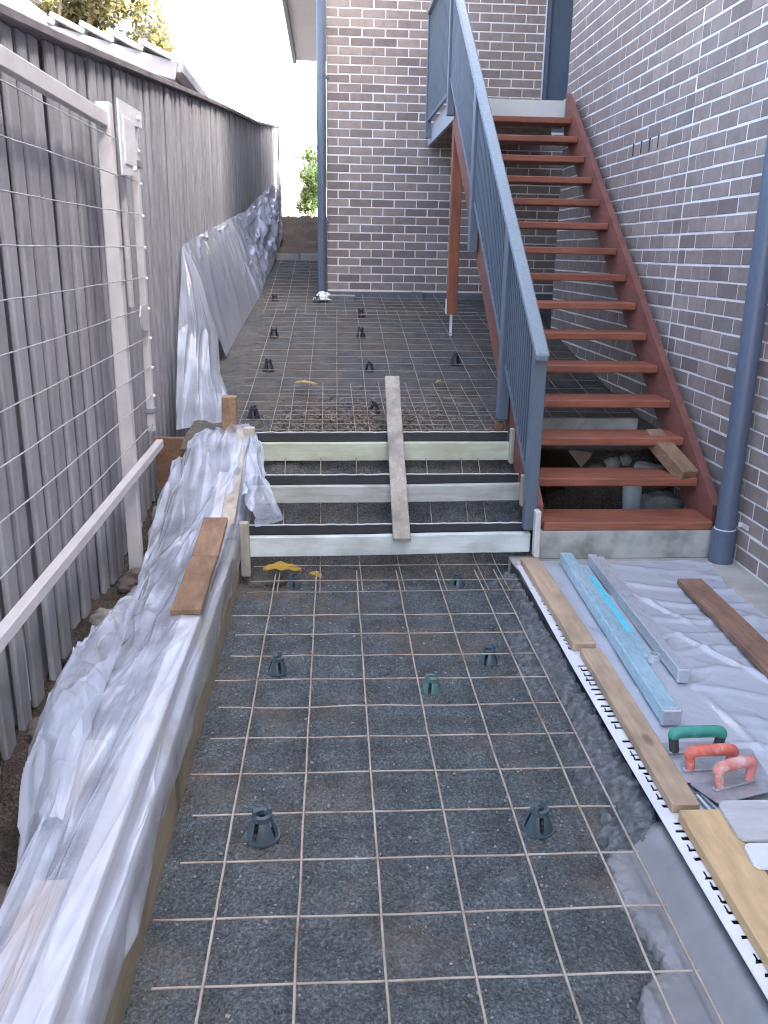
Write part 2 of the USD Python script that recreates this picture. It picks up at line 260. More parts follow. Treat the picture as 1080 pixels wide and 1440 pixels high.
leafmat('leaf_yellow', (.55, .34, .05), (.62, .42, .08), (.4, .25, .04))
leafmat('leaf_pale', (.52, .44, .20), (.58, .5, .26), (.4, .3, .12))
# clear builder's polythene: milky, thin and shiny
def polymat(name, see, tint, rough, wr):
    mk(name, {'g': ('geometry', {}), 'n': ('noise_texture', {'scale': 22, 'detail': 4, 'roughness': .55, 'distortion': 1.2}), 'b': ('bump', {'strength': wr, 'distance': .012}),
        'n2': ('noise_texture', {'scale': 5, 'detail': 4}), 'r2': ('rgb_ramp', ramp((.35, see*.55), (.65, see*1.3))),
        'p': ('principled_bsdf', {'base_color': tint, 'roughness': rough, 'specular_ior_level': .95, 'coat_weight': .8, 'coat_roughness': .07}), 'tl': ('translucent_bsdf', {'color': tint}), 'mx': ('mix_closure', {'fac': .28}),
        'tr': ('transparent_bsdf', {'color': (.97, .98, 1.)}), 'x': ('mix_closure', {})},
       [('g.position', 'n.vector'), ('n.fac', 'b.height'), ('b.normal', 'p.normal'), ('g.position', 'n2.vector'), ('n2.fac', 'r2.fac'), ('p.BSDF', 'mx.closure1'), ('tl.BSDF', 'mx.closure2'),
        ('mx.closure', 'x.closure1'), ('tr.BSDF', 'x.closure2'), ('r2.color', 'x.fac')], surface='x.closure')
polymat('polythene', .50, (.70, .755, .88), .12, .05)
polymat('polythene_wall', .14, (.42, .45, .54), .24, .06)
polymat('polythene_tail', .34, (.52, .56, .65), .15, .06)
polymat('polythene_ledge', .10, (.60, .62, .67), .36, .45)

# ------------------------------------------------------------------ levels
XR, YB, ZL = 2.105, 9.717, .099         # right wall face, back wall face, ledge level
def gz(y): return np.interp(y, [4.75, 5.2, 6, 8, 9.6, 12.3, 14], [.50, .545, .63, .93, 1.10, 1.50, 1.52])
def soilz(y): return np.interp(y, [-2, 2.6, 3.5, 4.65, 5.8, 6.9, 9, 12, 21, 30], [-.12, -.10, -.03, .0, .06, .20, .46, .95, 2.2, 2.4])
rng = np.random.default_rng(7)

# ------------------------------------------------------------------ terrain and ground sheets
def terr(U, W):
    z = np.interp(W, [-60, 3, 5, 12, 21, 40, 150], [-.45, -.42, -.3, .55, 1.75, 2.6, 3.0])
    return np.stack([U, W, z+(meshkit.fbm(np.stack([U*.4, W*.4, 0*U], -1), 3, 3)-.5)*.05], -1)
obj('terrain', grid(terr, np.r_[-120, -60, -30, np.arange(-16, 16.1, 1), 30, 60, 120], np.r_[-60, -30, np.arange(-12, 30, .75), 40, 60, 100, 150]), 'terrain', smooth=True, kind='structure', label='brown earth that everything stands on')
def padf(U, W):
    P = np.stack([U, W, 0*U], -1)
    z = .013*(meshkit.fbm(P*6, 3, 1)-.5)*2+.007*(meshkit.noise(P*28, 9)-.5)+.009*(meshkit.noise(P*60, 2)-.5)+.008*(meshkit.noise(P*125, 5)-.5)
    z = z+.055*smoothstep(.72, .93, U)*(meshkit.fbm(P*7, 4, 12)+.3)*smoothstep(1.95, 2.25, W)-.05*smoothstep(3.95, 4.25, W)
    return np.stack([U, W, z], -1)
obj('gravel_pad', grid(padf, np.arange(-.46, .975, .0085), np.arange(.75, 4.32, .0085)), 'gravel', smooth=True, kind='structure', label='dark crusher dust bed of the lower slab')
obj('gravel_pad', grid(padf, np.linspace(-.46, .975, 30), np.linspace(-2.5, .75, 60)), 'gravel', smooth=True, kind='structure', label='dark crusher dust bed behind the viewer')
def stepf(U, W):
    P = np.stack([U, W, 0*U], -1)
    return np.stack([U, W, np.interp(W, [4.05, 4.2, 4.72, 4.86], [-.03, 0.0, .40, .49])+.035*(meshkit.fbm(P*5, 3, 4)-.5)*2+.015*(meshkit.noise(P*50, 2)-.5)], -1)
obj('step_bed', grid(stepf, np.arange(-.46, 1.12, .013), np.arange(4.05, 4.87, .013)), 'ramp_gravel', smooth=True, kind='structure', label='sloping earth bed under the three step boards')
def rampf(U, W):
    P = np.stack([U, W, 0*U], -1)
    z = gz(W)+.022*(meshkit.fbm(P*3.2, 4, 8)-.5)*2+.012*(meshkit.noise(P*45, 6)-.5)
    # loose heap around the debris at the foot of the ramp
    z = z+.025*np.exp(-((U-.25)/.35)**2-((W-5.35)/.3)**2)*meshkit.fbm(P*9, 3, 2)
    return np.stack([U, W, z], -1)
obj('ramp_bed', grid(rampf, np.arange(-.84, 2.1, .018), np.arange(4.84, YB+.02, .018)), 'ramp_gravel', smooth=True, kind='structure', label='dark gravel ramp between fence and house')
obj('ramp_bed', grid(rampf, np.arange(-.9, .02, .02), np.arange(YB+.02, 12.25, .02)), 'ramp_gravel', smooth=True, kind='structure', label='gravel path past the corner of the house')
def soilf(U, W):
    P = np.stack([U, W, 0*U], -1)
    z = soilz(W)+.10*(meshkit.fbm(P*4, 4, 3)-.5)*2+.02*(meshkit.noise(P*30, 6)-.5)
    return np.stack([U, W, z], -1)
obj('soil_strip', grid(soilf, np.arange(-1.25, -.44, .022), np.arange(-.5, 7, .022)), 'soil', smooth=True, kind='structure', label='loose dark soil at the foot of the fence')
obj('soil_strip', grid(soilf, np.arange(-1.25, -.70, .05), np.arange(7, 22, .05)), 'soil', smooth=True, kind='structure', label='soil behind the plastic')
obj('under_stair_ground', grid(lambda U, W: np.stack([U, W, .02+.06*meshkit.fbm(np.stack([U*6, W*6, 0*U], -1), 3, 5)], -1), np.arange(1.0, 2.1, .02), np.arange(4.14, 5.0, .02)), 'soil', smooth=True, kind='structure', label='dark earth under the lowest treads')
obj('edge_film', grid(lambda U, W: np.stack([.936+.004*np.sin(W*23)+0*U, W, -.05+U*.16], -1), np.linspace(0, 1, 6), np.arange(-1, 4.05, .03)), 'dark_film', smooth=True, label='black film added down the face of the concrete ledge to stand for its shadow line', cat='film')  # black sheet added on the ledge face, a shadow line put into colour
led = thing('concrete_ledge', 'pale concrete ledge along the right brick wall, mostly under plastic', 'ledge', (0, 0, 0), kind='structure')
obj('ledge_slab', bx(.945, XR+.02, -3, 4.16, -.35, ZL, .006), 'concrete', led)

# ------------------------------------------------------------------ brick house
house = thing('brick_house', 'mauve-grey brick house with white mortar, its two walls meeting behind the timber stairs', 'house', (2.1, 8.1, 0))
def brick_mesh(a, b, face, rs):
    """a,b: (u0,v0),(u1,v1) on the wall; face: function (u,v,d)->xyz with d outwards"""
    (u0, v0), (u1, v1) = a, b; c = .002; d = .0 + rs.uniform(-.0012, .0012); j = rs.uniform(-.002, .002, 4)
    u0 += j[0]; u1 += j[1]; v0 += j[2]; v1 += j[3]
    o = [(u0, v0), (u1, v0), (u1, v1), (u0, v1)]; i = [(u0+c, v0+c), (u1-c, v0+c), (u1-c, v1-c), (u0+c, v1-c)]
    P = [face(u, v, d) for u, v in i]+[face(u, v, d-c) for u, v in o]+[face(u, v, -.05) for u, v in o]
    F = [[0, 1, 2], [0, 2, 3]]
    for k in range(4):
        n = (k+1) % 4
        F += [[4+k, 4+n, n], [4+k, n, k], [8+k, 8+n, 4+n], [8+k, 4+n, 4+k]]
    return TM(np.array(P), F, process=False)
def courses(z0, zmin, zmax):
    k = math.floor((z0-zmax)/.086)-1
    while True:
        top = z0-.086*k
        if top-.076 < zmin-.01: break
        if top <= zmax: yield k, top
        k += 1
def lay(wall, z0, off, umin, umax, zmin, zmax, face, cuts=(), limit=300, holes=()):
    far_u = umax(0) if callable(umax) else umax
    rs = np.random.default_rng(11); B = []
    for k, top in courses(z0, zmin, zmax):
        z1, zb_ = top-.0058, top-.0802
        o = off+(0 if k % 2 == 0 else .12)
        i0 = math.floor((umin-o)/.24)-1
        for i in range(i0, i0+int((far_u-umin)/.24)+4):
            segs = [(o+.24*i+.005, o+.24*i+.235)]
            for c in cuts: segs = [s2 for s in segs for s2 in ([(s[0], min(s[1], c-.005)), (max(s[0], c+.005), s[1])])]
            for s0, s1 in segs:
                s0, s1 = max(s0, umin), min(s1, umax(zb_) if callable(umax) else umax)
                if s1-s0 < .02: continue
                if any(h[0] < s1 and h[1] > s0 and h[2] < z1 and h[3] > zb_ for h in holes): continue
                B.append(((s0, max(zb_, zmin)), (s1, z1)))
    def size(b):
        c = face((b[0][0]+b[1][0])/2, (b[0][1]+b[1][1])/2, 0)
        return -np.linalg.norm(np.array(c)-EYE) if inview(c, 25) and not hidden(c) else -1e6
    B.sort(key=size, reverse=True); n = 0; rest = []
    for b in B:
        m = brick_mesh(b[0], b[1], face, rs)
        if n < limit and size(b) > -1e5: obj('brick', m, 'brick', wall); n += 1
        else: rest.append(m)
    obj('brick_mass', rest, 'brick', wall, kind='stuff')
def hidden(c): return c[1] > YB-.1 and c[0] > 2.56
# right wall: face at x = XR
ZR, ZB = 2.0814, 3.9578
w = obj('right_wall', bx(XR+.0025, XR+.24, -7, 8.1, -.4, 6.6, 0), 'mortar', house)
lay(w, ZR, 5.967-.24*40, -7, 8.1, .102, 6.6, lambda u, v, d: (XR-d, u, v), cuts=(5.235,))
# back wall: face at y = YB
w = obj('back_wall', [bx(.012, 2.246, YB+.0025, YB+.24, 0, 6.6, 0), bx(2.2465, 7, YB+.0025, YB+.24, 0, 2.855, 0), bx(2.2465, 7, YB+.0025, YB+.24, 5.005, 6.6, 0), bx(3.3, 7, YB+.0025, YB+.24, 2.8555, 5.0045, 0)], 'mortar', house)
lay(w, ZB,   .1284, .01, lambda z: 2.9 if z < 2.80 else 2.245, 1.205, 5.6, lambda u, v, d: (u, YB-d, v))
obj('footing', bx(.0, 2.95, YB-.03, YB+.004, .6, 1.192, .006), 'dark_concrete', house)
obj('recess_soffit', bx(2.11, 9, 8.101, YB, 5.35, 5.45, 0), 'eave_paint', house); obj('recess_wall', bx(3.31, 3.5, 8.101, YB, 0, 5.349, 0), 'brick', house)  # unseen soffit and wall, added to block bounce light in the recess
w2 = obj('return_wall', bx(XR+.241, 9, 7.9, 8.1, 0, 8.6, 0), 'mortar', house)  # unseen; made taller than the other walls to keep sun off the back wall
obj('side_wall', bx(.012, .24, YB+.241, 19, .6, 5.2, 0), 'brick', house)  # runs on unseen past the eave to hold the far fence in shade
# articulation joint and weep holes in the right wall
for y in (6.214, 6.060, 5.905, 5.752):
    obj('weep_hole', bx(XR-.0035, XR+.02, y-.006, y+.006, 2.268, 2.345, 0), 'void', house)
# door beside the right wall
d = obj('door', bx(2.305, 3.3, YB+.03, YB+.07, 2.86, 4.95, .004), 'door_blue', house)
obj('door_frame', cat([bx(2.257, 2.305, YB-.02, YB+.1, 2.86, 5.0, .004), bx(2.305, 3.3, YB-.015, YB+.1, 4.95, 5.0, .004)]), 'door_blue', d)
obj('door_trim', bx(2.247, 2.256, YB-.03, YB+.02, 2.86, 5.0, .002), 'eave_paint', d)
# eave along the side wall
e = obj('eave', prism_x([(15.1, 4.50), (15.1, 4.54), (9.9, 4.54), (9.9, 4.50)], -.46, .011), 'eave_paint', house)
obj('gutter', bx(-.52, -.461, 9.9, 15.15, 4.46, 4.60, .01), 'barge', e)
# downpipes
def pipe(x, y, z0, z1, r, n=24): 
    m = trimesh.creation.cylinder(r, z1-z0, sections=n); m.apply_translation([x, y, (z0+z1)/2]); return m
dp = thing('downpipe', 'round dark blue-grey downpipe standing on the concrete ledge against the right brick wall', 'downpipe', (2.035, 4.05, ZL))
obj('pipe', pipe(2.035, 4.05, .27, 6.4, .050), 'pipe_blue', dp, smooth=30)
obj('socket', cat([pipe(2.035, 4.05, ZL, .272, .060), pipe(2.035, 4.05, .255, .276, .063)]), 'pipe_blue', dp, smooth=30)
obj('seal_line', pipe(2.035, 4.05, .2765, .281, .0535), 'galv_bright', dp, smooth=30)
obj('wall_bracket', cat([bx(2.08, XR-.004, 4.00, 4.012, .30, .325, .002), bx(XR-.012, XR-.005, 3.93, 4.012, .30, .325, .002)]), 'galv_white', dp)
for z in (2.6, 4.6): obj('pipe_strap', cat([pipe(2.035, 4.05, z, z+.03, .0525)]), 'pipe_blue', dp, smooth=30)
dp2 = thing('downpipe', 'tall dark blue downpipe on the far outer corner of the brick house', 'downpipe', (-.045, 9.66, 1.1))
obj('pipe', pipe(-.045, 9.66, 1.1, 4.9, .047), 'pipe_blue', dp2, smooth=30)
for z in (1.9, 3.3): obj('pipe_strap', cat([pipe(-.045, 9.66, z, z+.03, .0495), bx(-.0, .03, 9.665, 9.70, z, z+.03, .002)]), 'pipe_blue', dp2, smooth=30)

# ------------------------------------------------------------------ stairs
st = thing('timber_stairs', 'red-brown open timber stairs with grey balustrade climbing to the door along the right brick wall', 'stairs', (1.5, 4.1, ZL))
RI, GO, Y0, Z0 = .17034, .24098, 4.10, .2516
def tl(y): return Z0+(y-Y0)*RI/GO
def stringer(x0, x1):
    yt = 7.70
    return prism_x([(4.135, tl(4.135)+.10), (4.135, tl(4.13)), (4.20, .2525), (4.42, .2525), (yt, tl(yt)-.21), (yt, tl(yt)+.10)], x0, x1)
obj('stringer', stringer(1.062, 1.105), 'red_timber_y', st); obj('stringer', stringer(1.997, 2.040), 'red_timber_y', st)
for i in range(15):
    y, z = Y0+GO*i, Z0+RI*i
    obj('tread', bx(1.1055, 1.9965, y, y+.245, z, z+.045, .006), 'red_timber_x', st)
# landing
ld = obj('landing', bx(1.10, 2.235, 7.75, YB-.005, 2.82, 2.85, .003), 'grey_timber', st)
obj('landing_fascia', bx(1.107, 1.995, 7.715, 7.749, 2.69, 2.838, .003), 'landing_board', ld)
obj('fascia_end', bx(1.996, 2.045, 7.712, 7.80, 2.69, 2.86, .003), 'fascia_blue', ld)
obj('side_fascia', bx(1.068, 1.099, 7.72, YB-.02, 2.685, 2.86, .003), 'fascia_blue', ld)
for y in (8.1, 8.5, 8.9, 9.3): obj('joist', bx(1.10, 2.09, y, y+.045, 2.68, 2.819, .003), 'grey_timber', ld)
pt = obj('landing_post', bx(1.068, 1.156, 7.72, 7.808, 1.09, 2.684, .004), 'orange_timber', st)
obj('post_stirrup', cat([bx(1.10, 1.122, 7.755, 7.777, .86, 1.089, .002), bx(1.058, 1.066, 7.735, 7.79, 1.09, 1.22, .002)]), 'galv_bright', pt)
# balustrade: bottom rail, tubular balusters, wide handrail
bal = obj('balustrade', beam([1.03, 4.13, tl(4.13)+.20], [1.03, 7.66, tl(7.66)+.20], .03, .035), 'steel_blue', st)
obj('handrail', [beam([1.02, 4.02, tl(4.02)+.942], [1.02, 7.72, tl(7.72)+.942], .064, .042, .008), bx(.985, 1.055, 7.73, 9.36, 3.83, 3.87, .006)], 'rail_blue', bal)
for i in range(72):
    y = 4.17+i*.050
    if y > 7.68: break
    obj('baluster', bx(1.017, 1.042, y-.0095, y+.0095, tl(y)+.218, tl(y)+.915, .002), 'steel_blue', bal)
for i in range(21):
    y = 7.74+i*.0775
    obj('baluster', bx(1.020, 1.039, y-.0095, y+.0095, 2.905, 3.829, .002), 'steel_blue', bal)
obj('landing_rail', bx(1.015, 1.044, 7.69, 9.32, 2.87, 2.904, .003), 'steel_blue', bal)
obj('newel_post', bx(1.0, 1.06, 4.085, 4.145, .26, tl(4.1)+.93, .004), 'steel_blue', bal)
obj('newel_post', bx(1.0, 1.055, 9.30, 9.355, 2.72, 3.829, .004), 'steel_blue', bal)
for y in (4.92, 6.25): obj('rail_post', bx(.998, 1.055, y-.05, y+.05, tl(y)-.15, tl(y)+.92, .004), 'steel_blue', bal)
obj('rail_post', bx(.998, 1.06, 7.66, 7.72, 2.70, 3.86, .004), 'steel_blue', bal)
bb = obj('base_board', bx(1.075, 2.015, 4.10, 4.145, ZL+.001, .2505, .004), 'concrete_board', label='pale concrete-stained board under the lowest tread of the stairs', cat='board')

# under the stairs
pv = thing('drain_pipe', 'short grey plastic drain pipe standing under the lowest treads', 'pipe', (1.83, 4.85, .02))
obj('pipe', trimesh.creation.annulus(.052, .057, .30, sections=28, transform=trimesh.transformations.translation_matrix([1.83, 4.85, .17])), 'pvc', pv, smooth=30)
obj('collar', trimesh.creation.annulus(.0575, .064, .08, sections=28, transform=trimesh.transformations.translation_matrix([1.83, 4.85, .10])), 'pvc', pv, smooth=30)
pv = obj('drain_pipe', tube([[1.86, 4.98, .38], [1.96, 4.90, .365], [2.08, 4.80, .35]], .05, 20), 'pvc', smooth=30, label='grey plastic drain pipe lying behind the second tread by the wall', cat='pipe')
def rock(c, s, seed, sub=3, amp=.35, f=2.2):
    m = trimesh.creation.icosphere(sub); v = np.array(m.vertices)
    v = v*(1+amp*(meshkit.fbm(v*f+seed*7.3, 4, seed)[:, None]-.5)*2); m.vertices = v*np.asarray(s)+np.asarray(c); return m
lump = bx(-.11, .11, -.09, .09, -.10, .10, .03); lump = lump.subdivide().subdivide().subdivide(); v = np.array(lump.vertices); lump.vertices = v+(meshkit.fbm(v*18+3, 3, 3)[:, None]-.5)*.035+[1.985, 4.78, .15]
obj('concrete_lump', lump, 'rubble', label='rough grey concrete block beside the drain pipe under the stairs', cat='concrete block', smooth=True)
for k, (c, s, lab) in enumerate([((1.72, 4.93, .40), (.05, .04, .05), 'pale broken stone in the rubble behind the second tread'), ((1.64, 4.95, .36), (.06, .05, .045), 'darker broken stone left of the pale one behind the second tread'), ((1.80, 4.95, .42), (.04, .04, .04), 'small broken stone right of the pale one behind the second tread')]):
    obj('rubble_stone', rock(c, s, 40+k), 'rubble' if k != 1 else 'stone', label=lab, cat='stone', smooth=35)
obj('rubble_heap', grid(lambda U, W: np.stack([U, W, .02+.36*smoothstep(4.75, 5.0, W)*(.5+.9*smoothstep(1.4, 1.7, U))+.10*(meshkit.fbm(np.stack([U*11, W*11, 0*U], -1), 4, 9)-.5)], -1), np.arange(1.12, 2.1, .02), np.arange(4.6, 5.02, .02)), 'soil', smooth=True, kind='structure', label='bank of dark earth and rubble under the stairs')
obj('retaining_board', bx(1.11, 1.88, 5.0, 5.04, .50, .668, .004), 'concrete_board', label='grey board holding back the ramp under the stairs', cat='board')
oc = beam([1.895, 4.70, .6445-.02], [1.915, 4.32, .6445-.02], .085, .07, .006, seg=5, bow=.002); oc.apply_translation([0, 0, .0])
obj('timber_offcut', beam([1.86, 4.72, .628], [1.945, 4.345, .470], .10, .085, .006), 'brown_board', label='brown timber offcut lying on the second tread against the right stringer', cat='timber offcut')

# ------------------------------------------------------------------ three step boards
sb = [(-.415, 1.045, 4.12, .122, .236, .218, 'painted_white', 'lowest of the three painted step boards, whitish green, nearest the viewer', .27),
      (-.405, 1.05, 4.42, .315, .415, .402, 'painted_grey', 'middle painted step board, greyish, partly behind the hanging plastic', .455),
      (-.40, 1.045, 4.74, .468, .578, .566, 'painted_green', 'highest of the three painted step boards, pale yellow-green', .622)]
for k, (x0, x1, y, zb0, zr, zl, mt, lab, zt) in enumerate(sb):
    t = thing('step_board', lab, 'form board', (x0, y, zb0))
    n = 60; us = np.linspace(0, 1, n)
    m = beam([x0, y+.018, (zb0+zl)/2-.004], [x1, y+.018, (zb0+zr)/2+.003], .036, (zr+zl)/2-zb0, .004, seg=30, bow=.0018, seed=k)
    obj('board', m, mt, t)
    obj('black_edge', beam([x0+.01, y+.05, (zb0+zt)/2-.008], [x1-.01, y+.05, (zb0+zt)/2], .008, zt-zb0, .001), 'dark_film', t)  # thin near-black strip standing behind and above the board
    xs = np.linspace(x0, x1-.005, 50); obj('edge_wire', tube(np.stack([xs, np.full(50, y+.049), zt+.006+(xs-x1)*.006+rng.normal(0, .0012, 50)], 1), .0038, 6), 'rail_wire', t, smooth=True)
obj('leaning_board', beam([.372, 4.03, .232], [.40, 5.22, .872], .088, .028, .004, seg=24, bow=.003, seed=5), 'grey_timber', label='weathered grey timber lying across the three step boards', cat='timber')
obj('peg', beam([1.062, 4.06, .13], [1.058, 4.065, .375], .028, .055, .005, up=(0, 1, 0)), 'peg_paint', label='short white-painted peg at the right end of the lowest step board', cat='peg')
obj('end_cleat', beam([1.055, 4.40, .30], [1.055, 4.40, .47], .02, .05, .004, up=(0, 1, 0)), 'stake_timber', label='thin cleat at the right end of the middle step board', cat='cleat')
obj('end_cleat', beam([1.052, 4.72, .46], [1.052, 4.72, .66], .024, .05, .004, up=(0, 1, 0)), 'stake_timber', label='thin cleat at the right end of the highest step board', cat='cleat')
obj('stake', beam([-.425, 4.745, .24], [-.43, 4.745, .66], .062, .04, .006, up=(0, 1, 0), seg=6, bow=.003, seed=2), 'stake_timber', label='grey timber stake at the left end of the highest step board', cat='stake')
obj('stake', beam([-.412, 4.10, .02], [-.412, 4.095, .31], .046, .04, .006, up=(0, 1, 0), seg=5, bow=.002, seed=3), 'stake_timber', label='grey timber stake at the left end of the lowest step board', cat='stake')
obj('timber_block', beam([-.565, 4.95, .42], [-.558, 4.95, .80], .085, .07, .006, up=(0, 1, 0), seg=4, bow=.002, seed=4), 'brown_board', label='upright brown timber block beside the highest step, under the fence plastic', cat='timber block')
obj('side_form', beam([-.49, 4.02, .285], [-.468, 4.80, .60], .07, .10, .006, seg=10, bow=.003, seed=6), 'grey_timber', label='sloping timber at the left side of the steps, half under the plastic', cat='form board')
obj('ramp_edge_board', bx(-1.05, -.50, 5.20, 5.235, .18, .50, .004), 'dark_plank', label='dark board closing the ramp beside the upright block', cat='form board')
obj('corner_block', beam([1.015, 4.93, .54], [1.015, 4.93, .66], .05, .05, .004, up=(0, 1, 0)), 'dark_plank', label='dark block behind the right end of the highest step board', cat='block')

# ------------------------------------------------------------------ left formwork under the plastic
obj('form_board', beam([-.463, -1.5, .10], [-.463, 4.06, .10], .045, .27, .004, seg=30, bow=.003, seed=9), 'form_timber', label='long weathered form board along the left side of the lower slab', cat='form board')
obj('top_timber', beam([-.515, -.8, .297], [-.508, 2.99, .270], .070, .065, .005, seg=20, bow=.002, seed=10), 'white_timber', label='pale timber lying on the form board under the plastic in the foreground', cat='timber')
obj('top_timber', beam([-.535, 4.03, .318], [-.545, 4.55, .44], .075, .03, .005, seg=12, bow=.002, seed=12), 'white_timber', label='pale timber end showing through the plastic beyond the brown board', cat='timber')
obj('under_board', beam([-.632, -.6, .205], [-.628, 1.66, .215], .075, .024, .004, seg=12, bow=.002, seed=77), 'pine', label='beige board lying flat beneath the plastic at the lower left corner', cat='board')
obj('under_block', beam([-.735, 2.02, .12], [-.715, 2.34, .15], .09, .05, .006, seg=5, bow=.002, seed=78), 'white_timber', label='pale block showing faintly through the outer fold of the foreground plastic', cat='timber block')
bd = thing('brown_board', 'short brown board with nail lines lying on the plastic over the left formwork', 'board', (-.52, 3.45, .3))
obj('plank', beam([-.519, 2.945, .325], [-.530, 3.52, .325], .112, .024, .004, seg=8, bow=.0015, seed=14), 'brown_board', bd)
obj('plank', beam([-.530, 3.524, .327], [-.536, 4.00, .350], .114, .024, .004, seg=8, bow=.0015, seed=15), 'brown_board', bd)

def facets(n, x0, x1, y0, y1, seed, ax=1., ay=1.):
    """crumpled-film relief: random heights on scattered points, flat in between"""
    g = np.random.default_rng(seed); P = np.stack([g.uniform(x0, x1, n)*ax, g.uniform(y0, y1, n)*ay], 1)
    P = np.vstack([P, [[x0*ax-1, y0*ay-1], [x1*ax+1, y0*ay-1], [x0*ax-1, y1*ay+1], [x1*ax+1, y1*ay+1]]])
    f = LinearNDInterpolator(P, g.normal(0, 1, len(P)))
    return lambda X, Y: np.nan_to_num(f(np.stack([X*ax, Y*ay], -1)))
def creases(n, x0, x1, y0, y1, seed, ang, spread, lmin, lmax, w, h):
    g = np.random.default_rng(seed); S = [(g.uniform(x0, x1), g.uniform(y0, y1), g.normal(ang, spread), g.uniform(lmin, lmax), w*g.uniform(.5, 1.6), h*g.uniform(.3, 1.3)*g.choice([1, 1, 1, -.6])) for _ in range(n)]
    def f(X, Y):
        z = np.zeros_like(X)
        for (cx, cy, a, L, ww, hh) in S:
            dx, dy = X-cx, Y-cy; t = dx*math.cos(a)+dy*math.sin(a); d = -dx*math.sin(a)+dy*math.cos(a)+.12*L*(t/L)**2
            e = np.clip(1-(2*t/L)**2, 0, 1); z = z+hh*e*np.where(d > 0, np.exp(-np.abs(d)/ww), np.exp(-(d/(2.6*ww))**2))
        return z
    return f
def ridged(X, Y, seed, p=5):
    P = np.stack([X, Y, 0*X+seed*3.7], -1); P = P+.35*np.stack([meshkit.noise(P*1.7, seed+5), meshkit.noise(P*1.7, seed+6), 0*X], -1)
    a = (1-np.abs(2*meshkit.noise(P, seed)-1))**p; b = (1-np.abs(2*meshkit.noise(P*2.1+9, seed+1)-1))**p
    return a+.45*b*(a+.25)
# sheet over the formwork: cross sections (x, z) from the right hem over the boards to the left outline
SEC = {0.6: [(-.434, .165), (-.434, .215), (-.440, .255), (-.470, .285), (-.480, .338), (-.550, .338), (-.585, .30), (-.66, .25), (-.74, .16), (-.78, .02)],
       1.4: [(-.434, .17), (-.434, .215), (-.440, .258), (-.468, .283), (-.478, .333), (-.550, .333), (-.585, .30), (-.66, .25), (-.73, .16), (-.76, .03)],
       1.9: [(-.434, .155), (-.434, .205), (-.440, .255), (-.466, .278), (-.476, .327), (-.548, .327), (-.585, .31), (-.66, .27), (-.73, .20), (-.78, .08)],
       2.15: [(-.434, .15), (-.434, .205), (-.440, .252), (-.466, .275), (-.474, .322), (-.546, .322), (-.59, .31), (-.68, .30), (-.80, .26), (-.86, .03)],
       2.45: [(-.434, .14), (-.434, .20), (-.440, .250), (-.464, .272), (-.473, .318), (-.545, .318), (-.59, .30), (-.68, .30), (-.82, .25), (-.90, .06)],
       2.9: [(-.434, .13), (-.434, .19), (-.440, .246), (-.464, .268), (-.472, .311), (-.545, .311), (-.59, .30), (-.68, .27), (-.78, .18), (-.86, .02)],
       3.4: [(-.434, .115), (-.434, .19), (-.440, .242), (-.462, .262), (-.471, .309), (-.57, .309), (-.61, .30), (-.69, .27), (-.78, .21), (-.85, .06)],
       4.0: [(-.432, .12), (-.432, .19), (-.437, .245), (-.452, .285), (-.470, .330), (-.585, .333), (-.64, .32), (-.72, .29), (-.82, .22), (-.90, .06)],
       4.4: [(-.40, .27), (-.405, .33), (-.415, .40), (-.44, .455), (-.48, .49), (-.56, .50), (-.64, .49), (-.74, .43), (-.85, .31), (-.94, .12)],
       4.75: [(-.395, .50), (-.40, .54), (-.42, .58), (-.45, .605), (-.50, .615), (-.57, .62), (-.66, .60), (-.76, .52), (-.86, .40), (-.94, .20)],
       4.98: [(-.41, .53), (-.42, .56), (-.44, .585), (-.47, .60), (-.52, .60), (-.58, .60), (-.66, .575), (-.74, .49), (-.82, .38), (-.88, .25)]}
ys = np.array(sorted(SEC)); A = np.array([SEC[y] for y in ys])
ks = np.linspace(0, 9, 10); fx = [PchipInterpolator(ys, A[:, k, 0]) for k in range(10)]; fz = [PchipInterpolator(ys, A[:, k, 1]) for k in range(10)]
F1, F2, F3 = facets(260, -1, 10, 0, 6, 21, .11, 1), facets(900, -1, 10, 0, 6, 22, .11, 1), facets(160, -1, 10, 0, 6, 23, .3, .35)
C1 = creases(40, .35, 1.1, .6, 5, 51, 1.80, .22, .5, 1.5, .006, .020)
C2 = creases(46, .45, 1.1, .6, 5, 52, 1.2, .8, .15, .45, .004, .010)
C7 = creases(70, 0, 1.1, .6, 5, 57, 1.6, .5, .06, .3, .003, .005)
